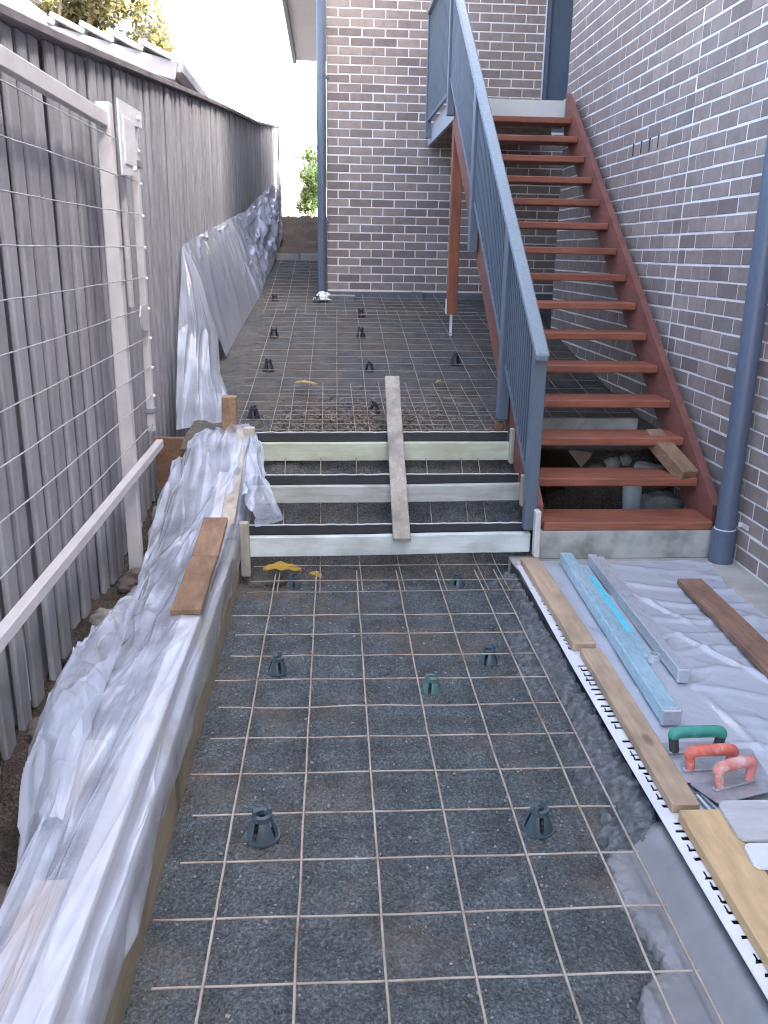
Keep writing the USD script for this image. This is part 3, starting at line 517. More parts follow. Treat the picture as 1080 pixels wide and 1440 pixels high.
def sheetf(U, W):
    X = np.zeros_like(U); Z = np.zeros_like(U)
    for j, y in enumerate(W[0]):
        cx, cz = np.array([f(y) for f in fx]), np.array([f(y) for f in fz])
        X[:, j] = PchipInterpolator(ks, cx)(U[:, 0]); Z[:, j] = PchipInterpolator(ks, cz)(U[:, 0])
    Y = W.copy()
    loose = smoothstep(5.0, 7.0, U)+.9*smoothstep(4.1, 4.6, W)+.10
    dz = .006*F1(U, W)+.014*F3(U, W)+C1(U*.115, W)+.022*ridged(U*.115*4.5+W*.8, W*1.2-U*.2, 3, 7)+.010*ridged(U*.115*6-W*1.2, W*1.7+U*.2, 8, 14)
    # long ridges where the film is pulled tight along the boards
    dz = dz+.012*np.maximum(0, np.sin(U*3.1+W*1.3+1.5*meshkit.noise(np.stack([U, W*1.5, 0*U], -1), 4)))**3*smoothstep(5.2, 6.2, U)
    Z = Z+dz*loose+.005*ridged(U*.115*9+W*1.8, W*2.6, 13, 9)*smoothstep(.6, 2.2, U)*smoothstep(7, 5, U); X = X-.4*dz*loose*smoothstep(7.5, 9, U)+.006*F1(U+3, W)*smoothstep(1.2, .2, U)
    Z = Z-.012*meshkit.noise(np.stack([0*U, W*3, 0*U], -1), 2)*smoothstep(1, 0, U)
    Y = Y+.03*F3(W*2, U*.4)*smoothstep(4.6, 5.0, W)
    return np.stack([X, Y, Z], -1)
# the flap of the sheet that hangs over the step side
C6 = creases(16, 0, .25, 0, .7, 56, .5, .5, .15, .4, .008, .02)
def flapf(U, W):
    top = np.stack([np.interp(U, [0, 1], [-.425, -.425]), np.interp(U, [0, 1], [4.86, 4.16]), np.interp(U, [0, .5, 1], [.605, .56, .40])], -1)
    out = np.stack([np.interp(U, [0, .3, .6, .85, 1], [-.41, -.355, -.33, -.235, -.36]), np.interp(U, [0, .3, .6, .85, 1], [4.80, 4.62, 4.42, 4.22, 4.12]), np.interp(U, [0, .3, .6, .85, 1], [.575, .53, .44, .27, .27])], -1)
    t = W[..., None]; P = top*(1-t)+out*t
    P[..., 2] += .03*np.sin(W*np.pi)*(.6+F1(U*5+2, W*2)*.2)+.03*ridged(W*1.5+U, U*4-W, 51); P[..., 0] += .012*ridged(W*3+U*2, U*6, 55)
    return P
fs = thing('plastic_sheet', 'clear crumpled builders plastic draped over the left formwork in the foreground', 'plastic sheet', (-.6, 2.5, .2))
obj('sheet', grid(sheetf, np.linspace(0, 9, 260), np.arange(.75, 4.985, .0065)), 'polythene', fs, smooth=True)
obj('flap', grid(flapf, np.linspace(0, 1, 90), np.linspace(0, 1, 50)), 'polythene', fs, smooth=True)
C3 = creases(46, 0, .3, 0, 1.6, 53, .9, .6, .15, .6, .007, .018)
def sheet2(U, W):
    # second layer: the slack outer lobe over the stones by the fence
    a = np.stack([np.interp(W, [0, .35, .7, 1], [-.62, -.66, -.70, -.74]), np.interp(W, [0, .35, .7, 1], [1.75, 2.2, 2.7, 3.3]), np.interp(W, [0, .35, .7, 1], [.30, .325, .31, .28])], -1)
    b = np.stack([np.interp(W, [0, .2, .45, .7, 1], [-.80, -.865, -.93, -.92, -.88]), np.interp(W, [0, .2, .45, .7, 1], [1.85, 2.10, 2.40, 2.85, 3.3]), np.interp(W, [0, .2, .45, .7, 1], [.02, .0, .10, .10, .12])], -1)
    t = U[..., None]; P = a*(1-t)+b*t; P[..., 2] += .11*np.sin(np.pi*U**.8)*(.5+.7*np.sin(np.pi*W))+C3(U*.3, W*1.6)*.6+.030*ridged(U*1.6+W*1.5, W*2.6-U, 21, 7)+.008*ridged(U*3-W*2, W*4, 25, 12)
    return P
obj('outer_fold', grid(sheet2, np.linspace(0, 1, 110), np.linspace(0, 1, 260)), 'polythene', fs, smooth=True)

# ------------------------------------------------------------------ fence
fence = thing('paling_fence', 'tall grey weathered timber paling fence along the left side', 'fence', (-1.1, 5, 0))
def ftop(y): return np.interp(y, [-2, 3.3, 4.2, 6.0, 9.3, 14.8, 22], [1.85, 2.335, 2.42, 2.615, 2.97, 3.52, 4.40])
def fbot(y): return np.interp(y, [-2, 2.5, 3.5, 4.65, 5.8, 6.9, 9, 12, 21], [-.22, -.20, -.02, .01, .07, .20, .45, .95, 2.1])
g = np.random.default_rng(3)
def paling(x, y, w, z0, z1, rs):
    m = bx(x-.012, x+.012, -w/2, w/2, z0, z1, .007); v = np.array(m.vertices); zt = (v[:, 2]-z0)/(z1-z0)
    v[:, 1] += y+rs.normal(0, .004)*zt; v[:, 0] += rs.normal(0, .003)+.006*np.sin(zt*3+rs.uniform(0, 6)); m.vertices = v; return m
far = []
y = -.3; n = 0
while y < 21.0:
    yb_ = y+.0825
    for dx, yy, wv in ((0.0, y, .096), (-.046, yb_, .150)):
        wv = wv+g.normal(0, .004)
        m = paling(-1.095+dx, yy+g.normal(0, .004), wv, fbot(yy)+g.normal(0, .025), ftop(yy)-.01, g)
        obj('paling', m, 'paling', fence)
    y += .165
for k in range(10):
    a, b = -.5+2.17*k, -.5+2.17*(k+1)-.004
    obj('cap', beam([-1.10, a, ftop(a)+.01], [-1.10, b, ftop(b)+.01], .115, .036, .005), 'fence_cap', fence)
    obj('fence_post', bx(-1.27, -1.185, a+.5, a+.6, fbot(a+.5)-.2, ftop(a+.5)-.03, .004), 'fence_cap', fence)
for dz in (.35, 1.9):
    obj('back_rail', cat([beam([-1.160, a, fbot(a)+dz], [-1.160, a+2, fbot(a+2)+dz], .04, .07) for a in np.arange(-.4, 20, 2.0)]), 'fence_cap', fence)
obj('end_post', bx(-1.06, -.985, 20.9, 20.98, 2.0, 4.28, .004), 'fence_cap', fence)
obj('fence_return', cat([bx(-1.05-.11*k, -1.05-.11*k+.1, 21.0, 21.016, 2.0, 4.3, .002) for k in range(4)]), 'paling', fence)

# ------------------------------------------------------------------ gate frame leaning in front of the fence
XG = -.945
gt = thing('metal_gate', 'pale metal gate frame with thin horizontal wires standing against the fence', 'gate', (XG, 4.3, 0))
def rail(a, b, s, mat='galv_white', name='rail', smooth=False): return obj(name, beam(a, b, s, s, .004), mat, gt)
obj('gate_post', bx(-1.0, -.935, 4.125, 4.185, -.05, 2.21, .005), 'galv_white', gt)
obj('top_rail', beam([-.965, .6, 2.138], [-.965, 4.124, 2.138], .035, .062, .004), 'galv_white', gt)
obj('bottom_rail', beam([-.912, .6, .535], [-.912, 4.66, .585], .038, .045, .004), 'galv_white', gt)
obj('stile', bx(-.962, -.925, 4.60, 4.645, .66, 2.245, .004), 'galv_white', gt)
obj('stile', bx(-.985, -.964, 4.44, 4.49, 1.32, 2.15, .004), 'galv_white', gt)
pl = obj('latch_plate', [prism_x([(4.20, 1.92), (4.20, 2.235), (4.70, 2.25), (4.70, 2.175), (4.52, 2.165), (4.52, 1.94)], -.922, -.914), bx(-.924, -.908, 4.26, 4.42, 1.97, 2.18, .004)], 'galv_bright', gt)
for (yy, zz) in ((4.61, 2.21), (4.45, 1.965)): obj('bolt', trimesh.creation.icosphere(2, .012).apply_translation([-.912, yy, zz]), 'galv_bright', pl, smooth=True)
obj('hinge_bracket', prism_x([(4.46, 1.33), (4.42, 1.28), (4.46, 1.21), (4.60, 1.19), (4.60, 1.33)], -.93, -.922), 'galv_white', gt)
obj('stile_clip', bx(-.966, -.918, 4.59, 4.655, 1.985, 2.02, .003), 'barge', gt)
obj('stile_clip', bx(-.966, -.918, 4.59, 4.665, .76, .785, .003), 'barge', gt)
for k in range(10):
    zs = 2.07-.1515*k; yy = np.linspace(.6, 4.60, 26); sag = -.012*np.sin(np.linspace(0, np.pi, 26))
    zz = zs+sag+rng.normal(0, .0012, 26)
    obj('wire', tube(np.stack([np.full(26, -.93), yy, zz], 1), .0026, 5), 'gate_wire', gt, smooth=True)
    if k < 9: obj('wire_bolt', trimesh.creation.icosphere(1, .009).apply_translation([-.922, 4.625, zs-.008]), 'galv_bright', gt, smooth=True)

# ------------------------------------------------------------------ plastic on the fence beside the ramp
wp = thing('fence_plastic', 'blue-grey plastic sheet hung on the fence beside the ramp, one end trailing', 'plastic sheet', (-1, 8, 1))
G1, G2, G3 = facets(200, 0, 1, 0, 15, 31, 3.0, 1), facets(700, 0, 1, 0, 15, 32, 3.0, 1), facets(60, 0, 1, 0, 15, 33, 1, .4)
C4 = creases(34, 0, .9, 6.6, 14.6, 54, .35, .4, .4, 1.0, .012, .035)
def wallp(U, W):
    top = np.stack([np.interp(W, [6.65, 11, 13.2, 14.6], [-1.062, -1.062, -.86, -.72]), W, np.interp(W, [6.65, 8.5, 11.4, 12.6, 13.6, 14.6], [1.63, 1.80, 2.06, 2.33, 2.55, 2.50])], -1)
    yb = 6.95+(W-6.65)*(12.6-6.95)/(14.6-6.65)
    bot = np.stack([np.interp(yb, [6.95, 8.2, 12.3, 13], [-.80, -.757, -.68, -.66]), yb, gz(yb)+.015], -1)
    t = U[..., None]; P = top*(1-t)+bot*t
    far_ = smoothstep(9.5, 12.5, W); cr = .004+.040*far_
    n = cr*.35*G1(U, W)+.028*far_*(ridged(U*5+W*.6, W*3.2-U, 31, 4)-.3)+.05*smoothstep(.25, 0, U)*(ridged(U*6, W*4.5, 37)-.2)+.05*(meshkit.fbm(np.stack([U*1.3, W*.5, 0*U], -1), 3, 17)-.5)*np.sin(np.pi*U)+C4(U*.9, W)*(.08+.92*smoothstep(8.5, 11.5, W))
    fold = .03*np.maximum(0, np.sin(W*5+U*4+2*meshkit.noise(np.stack([W, U*2, 0*U], -1), 3)))**4*(.3+far_)
    P[..., 0] += (n+fold)*(.25+np.sin(np.pi*np.clip(U, 0, 1))); P[..., 2] += .5*n*(.2+np.sin(np.pi*U))+.035*G2(W, W*3)*smoothstep(.15, 0, U)
    return P
obj('sheet', grid(wallp, np.linspace(0, 1, 110), np.arange(6.65, 14.6, .022)), 'polythene_wall', wp, smooth=True)
C5 = creases(13, 0, .5, 0, 1.3, 55, 1.45, .22, .4, 1.1, .010, .030)
def tail(U, W):
    a = np.stack([np.interp(W, [0, .5, 1], [-1.06, -1.045, -.99]), np.interp(W, [0, .5, 1], [6.66, 6.15, 5.42]), np.interp(W, [0, .5, 1], [1.62, 1.05, .50])], -1)
    b = np.stack([np.interp(W, [0, .1, .45, .7, 1], [-1.05, -1.0, -.84, -.76, -.575]), np.interp(W, [0, .1, .45, .7, 1], [6.68, 6.72, 6.75, 6.15, 5.35]), np.interp(W, [0, .1, .45, .7, 1], [1.625, 1.52, .98, .76, .585])], -1)
    t = U[..., None]; P = a*(1-t)+b*t
    k = .010*np.sin(U*7+W*2)*W+.05*np.sin(np.pi*U)*W+.026*ridged(U*3.2+W*.4, W*1.1, 41)*smoothstep(0, .25, W)+.010*ridged(U*5+W, W*5, 45)*smoothstep(.6, 1, W)
    P[..., 0] += k; P[..., 1] -= .8*k; P[..., 2] += .3*k; return P
obj('tail', grid(tail, np.linspace(0, 1, 90), np.linspace(0, 1, 130)), 'polythene_tail', wp, smooth=True)

# ------------------------------------------------------------------ reinforcing mesh
def wob(P, amp, seed):
    g = np.random.default_rng(seed); n = len(P); k = np.convolve(g.normal(0, 1, (n+6)), np.ones(4)/4, 'same')[3:-3]; j = np.convolve(g.normal(0, 1, (n+6)), np.ones(4)/4, 'same')[3:-3]
    P = P.copy(); P[:, 2] += amp*k; P[:, 0] += amp*.6*j; return P
def rebar(t, P, r, seed): obj('wire', tube(wob(P, .0026, seed), r, 5), 'wire' if seed < 180 else 'wire_dull', t, smooth=True)
lm = thing('rebar_mesh', 'rusty steel reinforcing mesh over the lower slab bed', 'rebar mesh', (0.2, 2.4, .066), group=None)
for j, x in enumerate([-.285, -.085, .115, .315, .515, .715, .812]):
    yy = np.arange(.55, 4.03, .06); rebar(lm, np.stack([x+.0077*yy, yy, np.full_like(yy, .068)], 1), .0036, 100+j)
for i in range(13):
    y = 1.1+.2*i+.004; xx = np.linspace(-.385 if i % 3 else -.42, .84, 22); rebar(lm, np.stack([xx, y-.0077*(xx-.1), np.full_like(xx, .0610)], 1), .0030, 140+i)
sm = thing('rebar_mesh', 'rusty steel mesh running up through the three steps', 'rebar mesh', (0.2, 4.3, .2))
for j, x in enumerate([-.235, -.035, .165, .365, .565, .765, .865]):
    yy = np.array([3.72, 3.85, 4.0, 4.12, 4.25, 4.4, 4.55, 4.7, 4.83]); zz = np.array([.077, .077, .077, .08, .10, .21, .33, .455, .55]); rebar(sm, np.stack([x+.0*yy, yy, zz], 1), .0028, 180+j)
for i, (y, z) in enumerate([(3.72, .084), (3.86, .084), (4.06, .086), (4.28, .125), (4.50, .295), (4.64, .41)]):
    xx = np.linspace(-.37, .99, 22); rebar(sm, np.stack([xx, np.full_like(xx, y), np.full_like(xx, z)], 1), .0025, 200+i)
um = thing('rebar_mesh', 'rusty steel mesh on the gravel ramp in front of the brick wall', 'rebar mesh', (0.4, 7, .9))
for j in range(13):
    x = -.52+.197*j; y0 = 5.0 if j < 9 else 5.15; yy = np.arange(y0, 8.75, .11); rebar(um, np.stack([x+(yy-6)*.012, yy, gz(yy)+.052], 1), .0028, 220+j)
for i in range(19):
    y = 5.08+.2*i; xx = np.linspace(-.60, 2.0, 40); rebar(um, np.stack([xx, np.full_like(xx, y), np.full_like(xx, gz(y)+.046)], 1), .0025, 240+i)
nm = thing('rebar_mesh', 'overlapping steel mesh end above the debris at the foot of the ramp', 'rebar mesh', (0.4, 5.4, .6))
for j in range(7):
    x = -.225+.197*j; yy = np.arange(4.84, 6.12, .09); rebar(nm, np.stack([x+0*yy, yy, gz(yy)+.066], 1), .0028, 270+j)
for i in range(6):
    y = 4.95+.2*i; xx = np.linspace(-.33, 1.04, 26); rebar(nm, np.stack([xx, np.full_like(xx, y), np.full_like(xx, gz(y)+.06)], 1), .0025, 280+i)
fm = thing('rebar_mesh', 'far steel mesh at the base of the brick wall and past the house corner', 'rebar mesh', (0.2, 9.5, 1.1))
for j in range(10):
    x = -.60+.197*j; yy = np.arange(8.35, 9.62 if x > -.03 else 12.0, .14); rebar(fm, np.stack([x+0*yy, yy, gz(yy)+.066], 1), .0028, 290+j)
for i in range(18):
    y = 8.42+.2*i; xx = np.linspace(-.64, 1.5 if y < 9.6 else -.02, 24); rebar(fm, np.stack([xx, np.full_like(xx, y), np.full_like(xx, gz(y)+.06)], 1), .0025, 300+i)

# ------------------------------------------------------------------ bar chairs
def chair(name, label, mat, loc, rot, s=1.0, group=None):
    t = thing(name, label, 'bar chair', loc, group); o = np.array(loc)
    R = trimesh.transformations.rotation_matrix(rot, [0, 0, 1])
    def put(m): m = m.copy(); m.apply_scale(s); m.apply_transform(R); m.apply_translation(o); return m
    ring = trimesh.creation.annulus(.034, .047, .006, sections=32); ring.apply_translation([0, 0, .004]); obj('base_ring', put(ring), mat, t, smooth=30)
    for k in range(4):
        a0 = k*np.pi/2; aa = np.linspace(a0-.66, a0+.66, 7); hs = np.linspace(0, 1, 6); V, F = [], []
        for rr in (0, .003):
            for h in hs:
                r = .042-.019*h**1.3-rr; V += [[r*math.cos(a), r*math.sin(a), .006+.056*h] for a in (a0+(aa-a0)*(1-.22*h))]
        n = 7
        def q(a, b, c, d): F.extend([[a, b, c], [a, c, d]])
        for i in range(5):
            for j in range(6):
                p = i*n+j; q(p, p+1, p+n+1, p+n); q(p+42, p+42+n, p+42+n+1, p+43)
            q(i*n, i*n+n, i*n+n+42, i*n+42); q(i*n+6, i*n+6+42, i*n+n+6+42, i*n+n+6)
        obj('leg', put(TM(V, F, process=False)), mat, t, smooth=40)
    neck = trimesh.creation.annulus(.014, .027, .014, sections=20); neck.apply_translation([0, 0, .064]); obj('neck', put(neck), mat, t, smooth=30)
    for sx in (-1, 1):
        pr = bx(sx*.020-.005, sx*.020+.005, -.009, .009, .068, .088, .002); obj('prong', put(pr), mat, t)
    return t
GC = 'plastic bar chairs under the mesh'
chair('bar_chair', 'dark blue-grey bar chair nearest the viewer on the left of the lower bed', 'chair_dark', (-.187, 2.085, .0), .3, 1.08, GC)
chair('bar_chair', 'dark blue-grey bar chair near the viewer on the right of the lower bed', 'chair_dark', (.611, 2.085, .0), .8, 1.0, GC)
chair('bar_chair', 'pale green bar chair in the middle of the lower bed', 'chair_green', (.393, 2.90, .0), .5, .95, GC)
chair('bar_chair', 'blackish bar chair left of the green one on the lower bed', 'chair_dark', (-.198, 3.09, .0), 1.1, .92, GC)
chair('bar_chair', 'dark bar chair at right of the green one on the lower bed', 'chair_dark', (.656, 3.13, .0), .2, .95, GC)
c0 = chair('bar_chair', 'bar chair in shadow below the right part of the lowest step board', 'chair_dark', (.655, 3.99, -.01), .2, .9, GC)
chair('bar_chair', 'bar chair in shadow beside the yellow leaf at the lowest step board', 'chair_dark', (-.17, 4.0, -.01), .9, .9, GC)
src = None
labs = ['black bar chair on the ramp beside the orange post', 'black bar chair on the ramp at the balustrade, below the one by the post', 'black bar chair in the middle of the ramp', 'black bar chair on the ramp beside the plastic, lower of two', 'black bar chair on the ramp beside the plastic, upper of two', 'black bar chair on the ramp in front of the middle of the brick wall', 'black bar chair at the foot of the ramp beside the upright timber block', 'black bar chair hidden half behind the leaning board', 'black bar chair on the ramp between the middle one and the brick wall', 'black bar chair near the white rag', 'black bar chair on the path near the far downpipe']
pts = [(1.20, 7.62), (1.03, 6.85), (.326, 6.60), (-.445, 6.64), (-.457, 7.66), (.335, 8.60), (-.467, 5.45), (.31, 5.56), (.301, 7.70), (-.10, 9.44), (-.55, 9.42)]
for k, ((x, y), lab) in enumerate(zip(pts, labs)):
    if src is None: src = chair('bar_chair', lab, 'chair_black', (x, y, float(gz(y))), .4, 1.0, GC)
    else: copy_of(src, (x, y, float(gz(y))), 37*k, lab, GC)

# ------------------------------------------------------------------ slurry, clumps
def slur(U, W):
    P = np.stack([U, W, 0*U], -1); edge = np.interp(W, [.7, 1.2, 1.45, 1.7, 1.9, 2.05], [.56, .66, .72, .765, .79, .85])+.10*(meshkit.fbm(P*[7, 7, 1], 6, 2)-.5)*2+.02*(meshkit.noise(P*60, 8)-.5)
    z = .034-.075*smoothstep(.010, -.010, U-edge)-.010*smoothstep(.08, 0, U-edge)-.05*smoothstep(1.95, 2.08, W)+.003*(meshkit.fbm(P*9, 3, 5)-.5)*2+.056*smoothstep(.82, .935, U)
    return np.stack([U, W, z], -1)
obj('wet_concrete', grid(slur, np.arange(.50, .945, .005), np.arange(.7, 2.1, .005)), 'slurry', smooth=True, label='smooth grey wet concrete spilled along the right edge of the lower bed', cat='wet concrete', kind='stuff')
def spill(U, W):
    P = np.stack([U, W, 0*U], -1); e = np.interp(W, [1.9, 2.3, 2.8, 3.3, 3.95], [.80, .74, .77, .80, .83])+.15*(meshkit.fbm(P*[6, 6, 1], 6, 3)-.5)*2+.03*(meshkit.noise(P*50, 8)-.5)
    lump = meshkit.fbm(P*[14, 14, 1], 4, 14)
    z = .006+.062*smoothstep(.76, .935, U)+.022*(lump-.45)*smoothstep(.70, .82, U)+.02*(meshkit.fbm(P*[38, 38, 1], 4, 24)-.5)+.016*(meshkit.noise(P*48, 4)-.5)+.010*(meshkit.noise(P*100, 6)-.5)+.012*smoothstep(0, .05, U-e)-.06*smoothstep(.012, -.012, U-e)-.05*smoothstep(1.98, 1.88, W)
    return np.stack([U, W, z], -1)
obj('concrete_spill', grid(spill, np.arange(.62, .938, .0065), np.arange(1.85, 3.96, .0065)), 'clump', smooth=True, label='rough crumbly spill of grey concrete between the mesh and the ledge edge', cat='concrete spill', kind='stuff')
g = np.random.default_rng(17)
ms = []
for k in range(900):
    x, y = g.uniform(-.42, .9), g.uniform(.9, 4.0); s = g.uniform(.0018, .0055); m = trimesh.creation.icosphere(0); m.vertices = np.array(m.vertices)*s*g.uniform(.6, 1.3, 3)+[x, y, .002]; ms.append(m)
obj('pebbles', ms, 'rubble', label='tiny pale pebbles scattered on the lower bed', cat='pebbles', kind='stuff')
# stones by the fence
for k, (c, s, lab) in enumerate([((-.97, 3.55, .06), (.09, .06, .07), 'pale broken concrete piece at the foot of the fence'), ((-.93, 4.05, .07), (.10, .07, .06), 'rounded pinkish stone by the gate post beside the plastic'), ((-.99, 2.75, .0), (.08, .07, .06), 'brown stone at the fence foot near the plastic'), ((-.92, 1.95, -.06), (.10, .09, .06), 'dark round stone low in the soil at the left edge'), ((-.98, 4.0, .05), (.06, .05, .05), 'small stone in front of the gate post'), ((-.98, 4.85, .13), (.05, .05, .10), 'grey slab of broken concrete behind the gate post')]):
    obj('stone', rock((c[0], c[1], c[2]-.035), tuple(.8*q for q in s), 60+k), 'rubble' if k in (0, 5) else 'stone', label=lab, cat='stone', smooth=35)
# debris at the foot of the ramp
ms = []; g = np.random.default_rng(23)
for k in range(3200):
    x, y = g.normal(.22, .33), 4.9+abs(g.normal(.32, .30)); 
    if not -.42 < x < 1.0 or y > 6.3: continue
    L, wd = g.uniform(.006, .022), g.uniform(.004, .012); q = g.normal(0, 1, (4, 2))*[L, wd]; m = TM([[*q[0], 0], [*q[1], .003], [*q[2], -.002], [*q[3], .004]], [[0, 1, 2], [0, 2, 3]], process=False); m.apply_transform(trimesh.transformations.euler_matrix(g.normal(0, .45), g.normal(0, .45), g.uniform(0, 6.3))); m.apply_translation([x, y, float(gz(y))+.018+abs(g.normal(0, .012))]); ms.append(m)
obj('wood_chips', ms, 'chips', label='pale wood chips and dry leaf litter at the foot of the ramp', cat='wood chips', kind='stuff')
def leaf(name, c, L, wd, rot, curl, mat, label):
    def f(U, W):
        wth = wd*np.sin(np.pi*np.clip(U, .02, .98))**.7*(1+.25*np.sin(U*17)); X = (U-.5)*L; Y = (W-.5)*wth; Z = curl*((2*W-1)**2*.6+.5*np.sin(U*4))
        return np.stack([c[0]+X*math.cos(rot)-Y*math.sin(rot), c[1]+X*math.sin(rot)+Y*math.cos(rot), c[2]+Z*L], -1)
    obj(name, grid(f, np.linspace(0, 1, 22), np.linspace(0, 1, 8)), mat, smooth=True, label=label, cat='leaf')
leaf('fallen_leaf', (-.225, 4.03, .075), .19, .11, .1, .12, 'leaf_yellow', 'big orange-yellow leaf under the left end of the lowest step board')
leaf('fallen_leaf', (-.06, 4.02, .05), .08, .05, -.6, .15, 'leaf_yellow', 'small ochre leaf just right of the big orange one at the lowest step')
leaf('fallen_leaf', (-.145, 6.0, .715), .16, .10, .1, .12, 'leaf_pale', 'pale yellow leaf on the mesh above the steps')
leaf('fallen_leaf', (.83, 6.2, .70), .09, .05, .5, .2, 'leaf_pale', 'small pale leaf on the ramp near the balustrade')

# ------------------------------------------------------------------ right ledge: plastic, edge strip, timbers, tools
H1, H2 = facets(130, .95, 2.1, .5, 4.2, 41), facets(700, .95, 2.1, .5, 4.2, 42)
def ledp(U, W):
    P = np.stack([U, W, 0*U], -1); xr = np.interp(W, [.6, 3.3, 3.65, 4.06], [1.99, 1.93, 1.91, 1.97]); X = .96+(U-.96)/(2.0-.96)*(xr-.96)+.02*(meshkit.fbm(P*[0, 7, 0], 3, 4)-.5)*smoothstep(1.8, 2.0, U)
    z = ZL+.004+.010*np.maximum(0, H1(U, W))*.6+.004*np.maximum(0, H2(U, W))
    rip = np.maximum(0, np.sin(W*34+U*6+6*meshkit.noise(P*[3, 3, 0], 7)))**3*meshkit.fbm(P*2.2, 3, 6)*smoothstep(1.32, 1.5, U); z = z+.013*rip
    # a few long pulled folds across the sheet
    for (xa, ya, xb, yb, h) in ((1.40, 3.75, 1.62, 3.2, .012), (1.45, 3.25, 1.75, 2.55, .016), (1.30, 2.35, 1.52, 2.28, .012), (1.36, 2.7, 1.4, 2.25, .010), (1.75, 3.9, 1.95, 3.86, .010)):
        dx, dy = xb-xa, yb-ya; L = math.hypot(dx, dy); t = np.clip(((U-xa)*dx+(W-ya)*dy)/L**2, 0, 1); dd = np.hypot(U-xa-t*dx, W-ya-t*dy); z = z+h*np.exp(-(dd/.014)**2)*np.sin(np.pi*np.clip(t, .03, .97))
    return np.stack([X, W+.02*(meshkit.fbm(P*[7, 0, 0], 3, 5)-.5)*smoothstep(3.9, 4.05, W), np.maximum(z, ZL+.003)], -1)
obj('ledge_plastic', grid(ledp, np.arange(.96, 2.0, .0095), np.arange(.6, 4.05, .0095)), 'polythene_ledge', smooth=True, label='milky wrinkled plastic sheet covering the concrete ledge on the right', cat='plastic sheet')
strip = Polygon([(.935, .6), (.915, 1.35), (.915, 2.25), (.92, 2.9), (.942, 3.95), (1.01, 3.95), (1.0, 2.9), (.99, 2.2), (.985, .6)])
slots = []; g = np.random.default_rng(5)
from shapely.ops import unary_union
for k in range(86):
    y = .75+k*.037+g.uniform(-.006, .006); 
    if g.random() < (.10 if y < 2.9 else .35): continue
    x0 = np.interp(y, [.6, 1.35, 2.25, 2.9, 3.95], [.935, .915, .915, .92, .942])+.022
    slots.append(Polygon([(x0+g.uniform(-.004, .008), y), (x0+.036, y+g.uniform(-.004, .004)), (x0+.038, y+g.uniform(.008, .016)), (x0+g.uniform(0, .006), y+g.uniform(.007, .015))]).buffer(.001))
    if g.random() < .4: slots.append(sbox(x0+.004, y, x0+.010, y+.03))
strip = strip.difference(unary_union(slots))
es = thing('edge_strip', 'white perforated edging strip along the edge of the concrete ledge', 'edging strip', (.95, 2.3, ZL))
obj('strip', prism_z(strip, ZL+.020, ZL+.023), 'galv_bright', es)
obj('strip_backing', prism_z(Polygon([(.936, .6), (.93, 1.35), (.93, 2.25), (.935, 2.9), (.952, 3.94), (1.005, 3.94), (.995, 2.9), (.985, 2.2), (.98, .6)]), ZL+.001, ZL+.0125), 'dark_film', es)
def timber(label, a, b, wd, h, mat, seed, name='timber_board', seg=14, bow=.0022):
    obj(name, beam([a[0], a[1], ZL+.022+h/2], [b[0], b[1], ZL+.022+h/2], wd, h, .004, seg=seg, bow=bow, seed=seed), mat, label=label, cat='timber')
timber('farthest of the three timbers along the ledge edge, pinkish brown', (1.008, 3.97), (1.002, 2.985), .092, .036, 'pine', 31)
timber('knotty pale timber, middle of the three along the ledge edge', (1.013, 2.945), (.990, 1.975), .080, .034, 'pine', 32)
timber('yellow new timber nearest the viewer along the ledge edge', (1.018, 1.945), (1.004, .7), .125, .036, 'fresh_pine', 33)
obj('brown_plank', beam([1.722, 3.70, ZL+.03], [1.66, 2.3, ZL+.032], .118, .030, .004, seg=14, bow=.0025, seed=34), 'dark_plank', label='dark brown plank lying on the plastic near the brick wall', cat='plank')
def straightedge(label, a, b, wd, h, mat, cap, seed, film=None):
    t = thing('straight_edge', label, 'straight edge', (a[0], a[1], ZL)); a, b = np.array([a[0], a[1], ZL+.012+h/2]), np.array([b[0], b[1], ZL+.012+h/2])
    obj('bar', beam(a, b, wd, h, .003), mat, t); d = (b-a)/np.linalg.norm(b-a)
    obj('end_cap', beam(b+d*.0005, b+d*.022, wd+.006, h+.005, .005), cap, t); obj('end_cap', beam(a-d*.010, a-d*.0005, wd+.002, h+.001, .003), cap, t)
    if film:
        f0, f1 = film; p, q = a+(b-a)*f0, a+(b-a)*f1; up = np.array([0, 0, h/2+.0015])
        obj('film', beam(p+up, q+up, wd*.8, .002, .0005), 'film_cyan', t)
    return t
straightedge('longest pale blue aluminium straight edge, nearest the ledge edge', (1.205, 4.0), (1.140, 2.47), .060, .055, 'alu_cyan', 'alu_grey', 1)
straightedge('bright cyan straight edge lying beside the longest one', (1.262, 3.88), (1.212, 2.92), .050, .030, 'alu_cyan', 'alu_cyan', 2, (.15, .80))
straightedge('long grey aluminium box bar on the plastic, right of the cyan one', (1.332, 3.98), (1.300, 2.76), .040, .052, 'alu_grey', 'alu_grey', 3)
straightedge('shorter grey aluminium bar lying against the long grey one', (1.378, 3.98), (1.342, 3.06), .032, .040, 'alu_grey', 'alu_grey', 4)
obj('vial_cap', trimesh.creation.annulus(.012, .022, .03, sections=20, transform=trimesh.transformations.translation_matrix([1.205, 2.80, ZL+.085])), 'alu_grey', label='small round grey cap on the longest straight edge', cat='cap', smooth=30)
